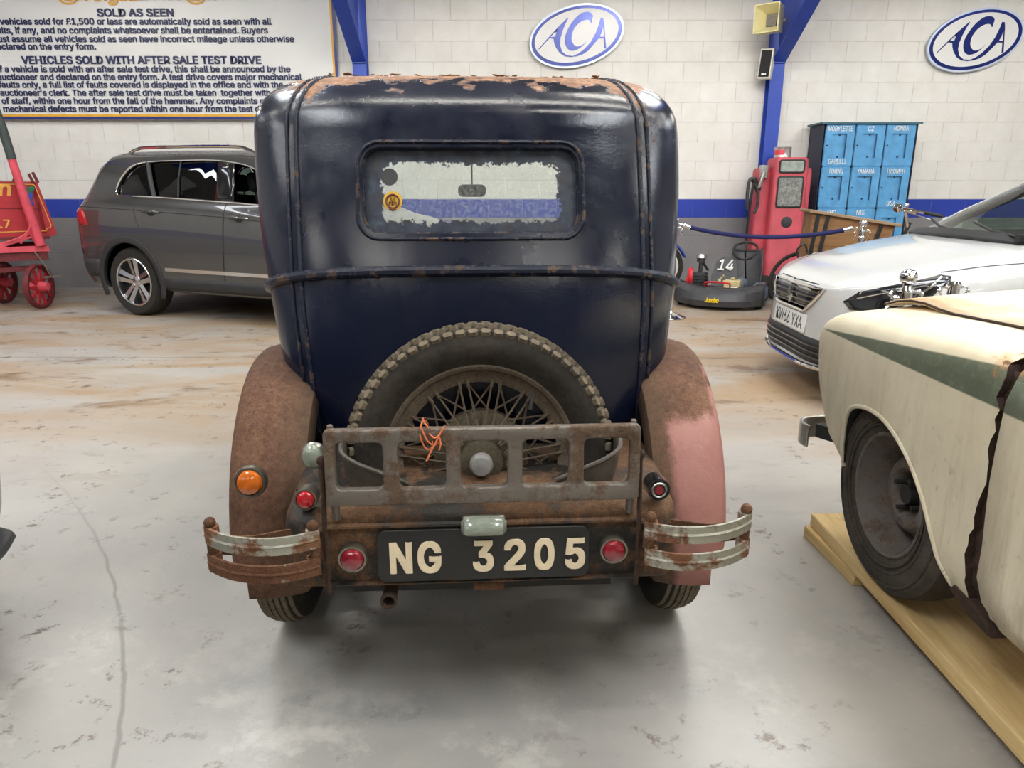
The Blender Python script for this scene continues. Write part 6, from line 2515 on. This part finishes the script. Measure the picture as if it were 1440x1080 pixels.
# ------------------------------------------------------------------ go kart with number 14
GK = empty('go_kart', 'black go kart with a white number 14 in front of the red pump', 'go kart', (2.50, 8.38, 0), rz=155)
GK.scale = (.85, .85, 1.0)


def kart_tyre(parent, o, R, wid, m='tyre'):
    w_ = part_empty('wheel', parent)
    b = MB()
    h = wid / 2
    b.lathe([(R * .45, -h * .9), (R * .7, -h), (R * .93, -h * .85), (R, -h * .5), (R, h * .5), (R * .93, h * .85), (R * .7, h), (R * .45, h * .9)], o, (1, 0, 0), 32, closed=True, ref=(0, 0, 1))
    b.build('tyre', M[m], w_)
    b = MB()
    b.lathe([(R * .46, -h * .8), (R * .40, -h * .3), (R * .15, -h * .2), (R * .15, h * .2), (R * .40, h * .3), (R * .46, h * .8)], o, (1, 0, 0), 24, ref=(0, 0, 1))
    b.build('rim', M['alloy_dark'], w_)


b = MB()
rows = []
for i in range(25):
    u = -1 + 2 * i / 24
    x = .58 * u
    y = .80 - .33 * abs(u) ** 2.4
    zt = .20 + .05 * abs(u) ** 2
    rows.append([V(x, y - .26, zt + .03), V(x, y - .10, zt + .02), V(x, y - .01, zt - .03), V(x, y + .03, .11), V(x, y + .0, .045), V(x, y - .12, .035)])
b.grid(rows)
b.build('nose_fairing', M['kart_grey'], GK, solid=.02)
b = MB()
for s_ in (-1, 1):
    rows = []
    for i in range(15):
        u = i / 14
        y = .38 - .86 * u
        xo = s_ * (.535 + .02 * sin(pi * u))
        rows.append([V(xo - s_ * .20, y, .15), V(xo - s_ * .16, y, .23), V(xo - s_ * .05, y, .235), V(xo, y, .17), V(xo + s_ * .005, y, .07), V(xo - s_ * .06, y, .04)])
    b.grid(rows)
b.build('side_pod', M['kart_bright'], GK, solid=.02)
b = MB()
for s_ in (-1, 1):
    b.tube([V(s_ * .28, .62, .09), V(s_ * .30, .1, .08), V(s_ * .30, -.52, .10)], .016, 8)
for y in (.55, .1, -.3, -.5):
    b.tube([V(-.30, y, .085), V(.30, y, .085)], .015, 8)
b.tube(smooth_open([V(-.16, .60, .24), V(-.15, .64, .29), V(.0, .65, .30), V(.15, .64, .29), V(.16, .60, .24)], 5), .010, 7)
b.box((0, .05, .07), (.56, .95, .012))
b.build('frame', M['kart_red'], GK)
for (x, y, R, w_) in ((-.50, .36, .135, .13), (.50, .36, .135, .13), (-.46, -.44, .15, .18), (.46, -.44, .15, .18)):
    kart_tyre(GK, (x, y, R), R, w_)
b = MB()
b.cyl((-.45, -.44, .15), (.45, -.44, .15), .02, seg=12)
b.build('axle', M['chrome_dull'], GK)
b = MB()
rows = []
for (y, z, w_, d_) in ((.02, .14, .19, .05), (-.10, .11, .20, .08), (-.26, .13, .205, .12), (-.38, .28, .205, .13), (-.46, .46, .19, .11), (-.50, .58, .165, .05)):
    rows.append([V(-w_ - .03, y + d_, z + d_ * .7), V(-w_, y + d_ * .5, z + d_ * .2), V(-w_ * .5, y, z), V(0, y - .01, z), V(w_ * .5, y, z), V(w_, y + d_ * .5, z + d_ * .2), V(w_ + .03, y + d_, z + d_ * .7)])
b.grid(rows)
o = b.build('seat', M['kart_grey'], GK, solid=.014)
o.location = (-.22, -.05, 0)
b = MB()
Pn = [(-.13, .0), (.13, .0), (.15, .12), (.11, .30), (.06, .34), (-.06, .34), (-.11, .30), (-.15, .12)]
b.poly([(p[0] * 1.15, p[1] * 1.1) for p in Pn], (-.04, .42, .23), (1, 0, 0), V(0, -.55, .84).normalized(), .016)
np2 = b.build('number_panel', M['kart_grey'], GK, bevel=.004)
b = MB()
me = text_mesh('14', .135, width=.20, bold=.02, thick=.003, shear=.15)
U_, W_ = V(-1, 0, 0), V(0, -.55, .84).normalized()
b.add_mesh(me, frame_matrix(V(-.04, .42, .23) + W_ * .20 + U_.cross(W_) * .018, U_, W_))
b.build('lettering', M['letter_white'], np2, weld=False, normals=False, sharp=None)
b = MB()
for (dx, dz, r_) in ((.01, .13, .012), (.03, .10, .016), (.05, .07, .02), (-.005, .06, .012)):
    b.ball(V(dx - .04, .42, .23) + W_ * dz + U_.cross(W_) * .017, r_, (1, .4, 1))
b.build('sticker', M['kart_tank'], np2)
b = MB()
cw, axw = V(-.24, .02, .62), V(0, .62, .78).normalized()
u_ = V(1, 0, 0)
w2 = axw.cross(u_)
b.tube([cw + (u_ * cos(2 * pi * j / 32) + w2 * sin(2 * pi * j / 32) * (1 if sin(2 * pi * j / 32) > -.6 else .85)) * .155 for j in range(32)], .015, 8, closed=True)
for a in (0, pi, -pi / 2):
    b.bar(cw - axw * .01, cw + (u_ * cos(a) + w2 * sin(a)) * .15, .03, .008, up=axw)
b.cyl(cw, cw + axw * -.45, .012, seg=8)
b.build('steering_wheel', M['rubber'], GK)
b = MB()
b.box((.30, .22, .25), (.16, .20, .22))
for k_ in range(6):
    b.box((.30, .22, .16 + .035 * k_), (.20, .24, .010))
b.cyl((.30, .22, .36), (.30, .22, .50), .028, seg=12)
b.cyl((.30, .22, .48), (.30, .22, .56), .055, seg=16)
b.bar((.22, .10, .38), (.30, .2, .50), .03, .02)
eng = b.build('engine', M['engine'], GK)
b = MB()
b.lathe([(0, 0), (.11, 0), (.115, .03), (.10, .06), (0, .07)], (.40, .24, .30), (1, .2, 0), 24)
b.box((.44, .32, .18), (.03, .10, .25))
b.build('engine_cowl', M['kart_red'], eng)
b = MB()
b.cyl((.30, .22, .53), (.30, .22, .57), .075, .06, seg=18)
b.build('air_filter', M['chrome_dull'], eng)
b = MB()
b.box((-.16, .40, .20), (.20, .18, .22))
b.cyl((-.16, .40, .31), (-.16, .40, .335), .03, seg=12)
b.build('fuel_tank', M['kart_tank'], GK, bevel=.03, segs=3)
b = MB()
b.tube([V(-.24, .52, .14), V(-.24, .53, .24), V(-.08, .55, .24), V(-.08, .54, .14)], .008, 6)
b.tube([V(.30, .50, .14), V(.30, .51, .22), V(.12, .53, .22), V(.12, .52, .14)], .010, 6)
b.build('guard_rail', M['chrome_dull'], GK)
b = MB()
b.cyl((-.22, -.10, .22), (-.20, .16, .24), .075, seg=18)
b.build('silencer', M['kart_bright'], GK)
b = MB()
me = text_mesh('Jumbo', .05, width=.17, bold=.05, thick=.004, shear=.25)
b.add_mesh(me, frame_matrix((.02, .838, .098), (-1, 0, 0), V(0, -.12, 1).normalized()))
b.build('nose_lettering', M['logo_yellow'], GK, weld=False, normals=False, sharp=None)

# second kart, mostly behind the white car
RK = empty('go_kart', 'red framed go kart half hidden behind the nose of the white hatchback', 'go kart', (3.56, 8.22, 0), rz=168)
for (x, y) in ((.40, .28), (-.45, .28), (.44, -.38), (-.46, -.38)):
    kart_tyre(RK, (x, y, .15), .15, .12, 'tyre_dirty')
b = MB()
for s_ in (-1, 1):
    b.tube([V(s_ * .25, -.4, .14), V(s_ * .25, .45, .12)], .018, 8)
    b.tube(smooth_open([V(s_ * .34, .40, .16), V(s_ * .36, .40, .36), V(s_ * .30, .32, .44), V(s_ * .24, .25, .40)], 5), .016, 8)
b.box((0, .1, .14), (.46, .7, .02))
b.box((.28, .30, .33), (.16, .14, .14))
b.build('frame', M['kart_red'], RK)
b = MB()
b.cyl((-.46, .28, .15), (.46, .28, .15), .016, seg=10)
b.cyl((-.46, -.38, .15), (.46, -.38, .15), .016, seg=10)
b.build('axle', M['chrome_dull'], RK)
b = MB()
b.cyl((-.30, .30, .47), (.36, .30, .47), .045, seg=16)
b.cyl((.20, .30, .47), (.24, .30, .47), .055, seg=16)
b.cyl((.05, .30, .47), (.09, .30, .47), .055, seg=16)
b.build('silencer', M['engine'], RK)
b = MB()
b.box((0, -.15, .38), (.36, .08, .42), Matrix.Rotation(radians(15), 3, 'X'))
b.build('seat', M['kart_grey'], RK, bevel=.03)

# ------------------------------------------------------------------ small motorcycle behind the navy car
MC = empty('motorcycle', 'small blue motorcycle whose front wheel peeks out from behind the navy car', 'motorcycle', (1.32, 9.30, 0), rz=0)
for x in (.58, -.58):
    w_ = part_empty('wheel', MC)
    b = MB()
    b.tube([V(x + .285 * cos(2 * pi * j / 40), 0, .32 + .285 * sin(2 * pi * j / 40)) for j in range(40)], .034, 8, closed=True)
    b.build('tyre', M['tyre'], w_)
    b = MB()
    b.tube([V(x + .245 * cos(2 * pi * j / 40), 0, .32 + .245 * sin(2 * pi * j / 40)) for j in range(40)], .017, 8, closed=True)
    b.build('rim', M['light_grey'], w_)
    b = MB()
    for j in range(20):
        a = 2 * pi * j / 20
        b.cyl((x, .03 * (-1) ** j, .32), (x + .24 * cos(a), 0, .32 + .24 * sin(a)), .0025, seg=5)
    b.cyl((x, -.06, .32), (x, .06, .32), .05, seg=14)
    b.build('wire_spokes', M['chrome_dull'], w_)
b = MB()
rows = []
for i in range(15):
    a = radians(20 + 120 * i / 14)
    rows.append([V(.58 + r_ * cos(a), q, .32 + r_ * sin(a)) for q, r_ in ((-.06, .345), (-.03, .365), (.03, .365), (.06, .345))])
b.grid(rows)
b.build('mudguard', M['steel_blue'], MC, solid=.004)
b = MB()
for s_ in (-1, 1):
    b.tube([V(.58, s_ * .075, .32), V(.46, s_ * .075, .72), V(.40, s_ * .06, .92)], .018, 8)
b.tube([V(.36, -.28, .96), V(.40, 0, .98), V(.36, .28, .96)], .012, 8)
b.build('front_fork', M['chrome_dull'], MC)
b = MB()
b.tube([V(.40, 0, .85), V(.1, 0, .40), V(-.3, 0, .38), V(-.58, 0, .32)], .022, 8)
b.tube([V(.38, 0, .80), V(-.1, 0, .70), V(-.5, 0, .72)], .022, 8)
b.box((.02, 0, .42), (.30, .22, .26))
b.build('frame', M['iron'], MC)
b = MB()
b.ball((.14, 0, .80), .2, (1.1, .6, .5))
b.build('fuel_tank', M['steel_blue'], MC)
b = MB()
b.box((-.3, 0, .79), (.55, .22, .08))
b.build('saddle', M['rubber'], MC, bevel=.03)

# ------------------------------------------------------------------ red horse cart with raised shaft
CT = empty('hand_cart', 'red painted wooden cart with a raised pole standing behind the grey SUV', 'cart', (-5.36, 8.12, 0), rz=36)
b = MB()
b.poly([(-1.7, .80), (.13, .80), (.02, 1.375), (-1.7, 1.375)], (0, 0, 0), (1, 0, 0), (0, 0, 1), .05, N=(0, 1, 0))
b.poly([(-1.7, .80), (.13, .80), (.02, 1.375), (-1.7, 1.375)], (0, .80, 0), (1, 0, 0), (0, 0, 1), .05, N=(0, 1, 0))
b.poly([(0, .80), (.85, .80), (.85, 1.375), (0, 1.375)], (.07, 0, 0), (0, 1, 0), V(-.05, 0, 1), .04, N=(-1, 0, 0))
b.box((-.8, .42, .80), (1.8, .85, .04))
b.build('box_body', M['cart_red'], CT)
b = MB()
for (p, q) in (((-1.7, 1.355), (.012, 1.355)), ((-1.7, 1.09), (.07, 1.09))):
    b.bar((p[0], -.004, p[1]), (q[0], -.004, q[1]), .008, .007)
b.build('panel_joint', M['cart_dark'], CT)
b = MB()
P_ = [(-1.66, 1.345), (-.02, 1.345), (-.005, 1.325), (.085, .90), (.075, .875), (.04, .87), (.03, .84), (-1.66, .84)]
for a, c in zip(P_, P_[1:]):
    b.bar((a[0], -.004, a[1]), (c[0], -.004, c[1]), .007, .009)
b.build('gold_lining', M['letter_gold'], CT)
b = MB()
me = text_mesh('n', .155, bold=.04, thick=.004, shear=.2)
b.add_mesh(me, frame_matrix((-.29, -.004, 1.225), (1, 0, 0), (0, 0, 1)))
me = text_mesh('17', .085, bold=.03, thick=.004)
b.add_mesh(me, frame_matrix((-.36, -.004, .885), (1, 0, 0), (0, 0, 1)))
b.build('lettering', M['letter_gold'], CT, weld=False, normals=False, sharp=None)
b = MB()
for (x, z, r_) in ((-.06, 1.285, .035), (-.11, 1.295, .028), (-.03, 1.30, .022), (-.235 + .17, .93, .03), (-.09, .95, .02), (-.05, .955, .018)):
    b.ball((x - (.0 if z > 1 else .03), -.002, z), r_, (1, .15, 1), 14, 8)
b.build('painted_leaf', M['green'], CT)
b = MB()
for (x, z, r_) in ((-.07, 1.225, .03), (-.075, 1.18, .024), (-.06, 1.145, .018)):
    b.ball((x, -.002, z), r_, (1, .15, 1.3), 14, 8)
b.build('painted_flower', M['steel_blue'], CT)
b = MB()
b.bar((.03, .02, 1.36), (-.005, .02, 1.475), .03, .03)
b.bar((.03, .82, 1.36), (-.005, .82, 1.475), .03, .03)
b.cyl((-.16, .02, 1.375), (-.16, .02, 1.42), .05, .03, seg=12)
b.build('corner_stake', M['cart_dark'], CT, bevel=.008)
for o in list(CT.children):
    o.data.transform(Matrix.Translation((.10, 0, 0)))
b = MB()
b.box((-.75, .42, .77), (1.8, .95, .035))
b.build('bed_edge', M['cart_dark'], CT)
b = MB()
b.bar((-1.6, -.12, .655), (.12, -.12, .655), .06, .06)
b.bar((-1.6, .7, .655), (.12, .7, .655), .06, .06)
b.poly([(-.60, .685), (.02, .80), (.05, .80), (-.30, .685)], (0, -.15, 0), (1, 0, 0), (0, 0, 1), .05, N=(0, 1, 0))
b.bar((.02, -.12, .70), (-.03, -.12, .86), .05, .045)
b.bar((-.14, -.12, .72), (-.02, -.12, .88), .03, .03)
b.build('fore_carriage', M['cart_pink'], CT)
b = MB()
b.tube([V(.045, -.16, .69), V(-.015, -.165, 1.10), V(-.085, -.17, 1.62)], [.050, .046, .040], 12)
b.build('shaft', M['cart_pink'], CT)
b = MB()
b.tube([V(-.080, -.17, 1.60), V(-.115, -.175, 1.90), V(-.17, -.18, 2.25)], [.045, .044, .038], 12)
b.build('shaft_sleeve', M['cart_grey'], CT)
b = MB()
b.tube(smooth_open([V(-.05, -.20, 1.30), V(.0, -.20, 1.12), V(-.01, -.20, .95), V(-.08, -.20, .82), V(-.25, -.18, .74)], 6), .009, 7)
b.build('rein_hoop', M['cart_pink'], CT)
b = MB()
b.box((-.30, .3, .56), (.80, .9, .05))
b.bar((-.9, -.10, .60), (.10, -.10, .60), .05, .05)
b.bar((-1.2, -.05, .42), (-.08, -.05, .44), .06, .05)
b.build('undercarriage', M['cart_dark'], CT)
b = MB()
b.strip(smooth_open([V(-.02, -.14, .62), V(.04, -.15, .50), V(.09, -.15, .36), V(.11, -.15, .34)], 5), .03, .014, (0, 1, 0))
b.bar((.02, -.15, .34), (.20, -.16, .345), .02, .02)
b.build('leaf_spring', M['bezel'], CT)


def cart_wheel(o, R, rz):
    w_ = part_empty('wheel', CT)
    o = Vector(o)
    ax = V(sin(rz), -cos(rz), 0)
    u_ = V(cos(rz), sin(rz), 0)
    z_ = V(0, 0, 1)
    b = MB()
    b.lathe([(R - .035, -.028), (R, -.028), (R, .028), (R - .035, .028)], o, ax, 36, closed=True, ref=z_)
    b.build('rim', M['cart_dark'], w_, bevel=.004)
    b = MB()
    for j in range(10):
        a = 2 * pi * j / 10
        e = u_ * cos(a) + z_ * sin(a)
        b.bar(o + e * .04, o + e * (R - .03), .030, .024, up=ax)
    b.build('spokes', M['cart_red'], w_)
    b = MB()
    b.lathe([(0, -.09), (.04, -.09), (.058, -.03), (.058, .03), (.045, .10), (.0, .11)], o, ax, 20, ref=z_)
    b.build('hub', M['cart_pink'], w_)


cart_wheel((-.035, -.18, .245), .245, radians(55))
cart_wheel((-.36, .55, .245), .245, radians(55))
cart_wheel((-1.5, -.16, .36), .36, radians(8))
cart_wheel((-1.5, .92, .36), .36, radians(8))
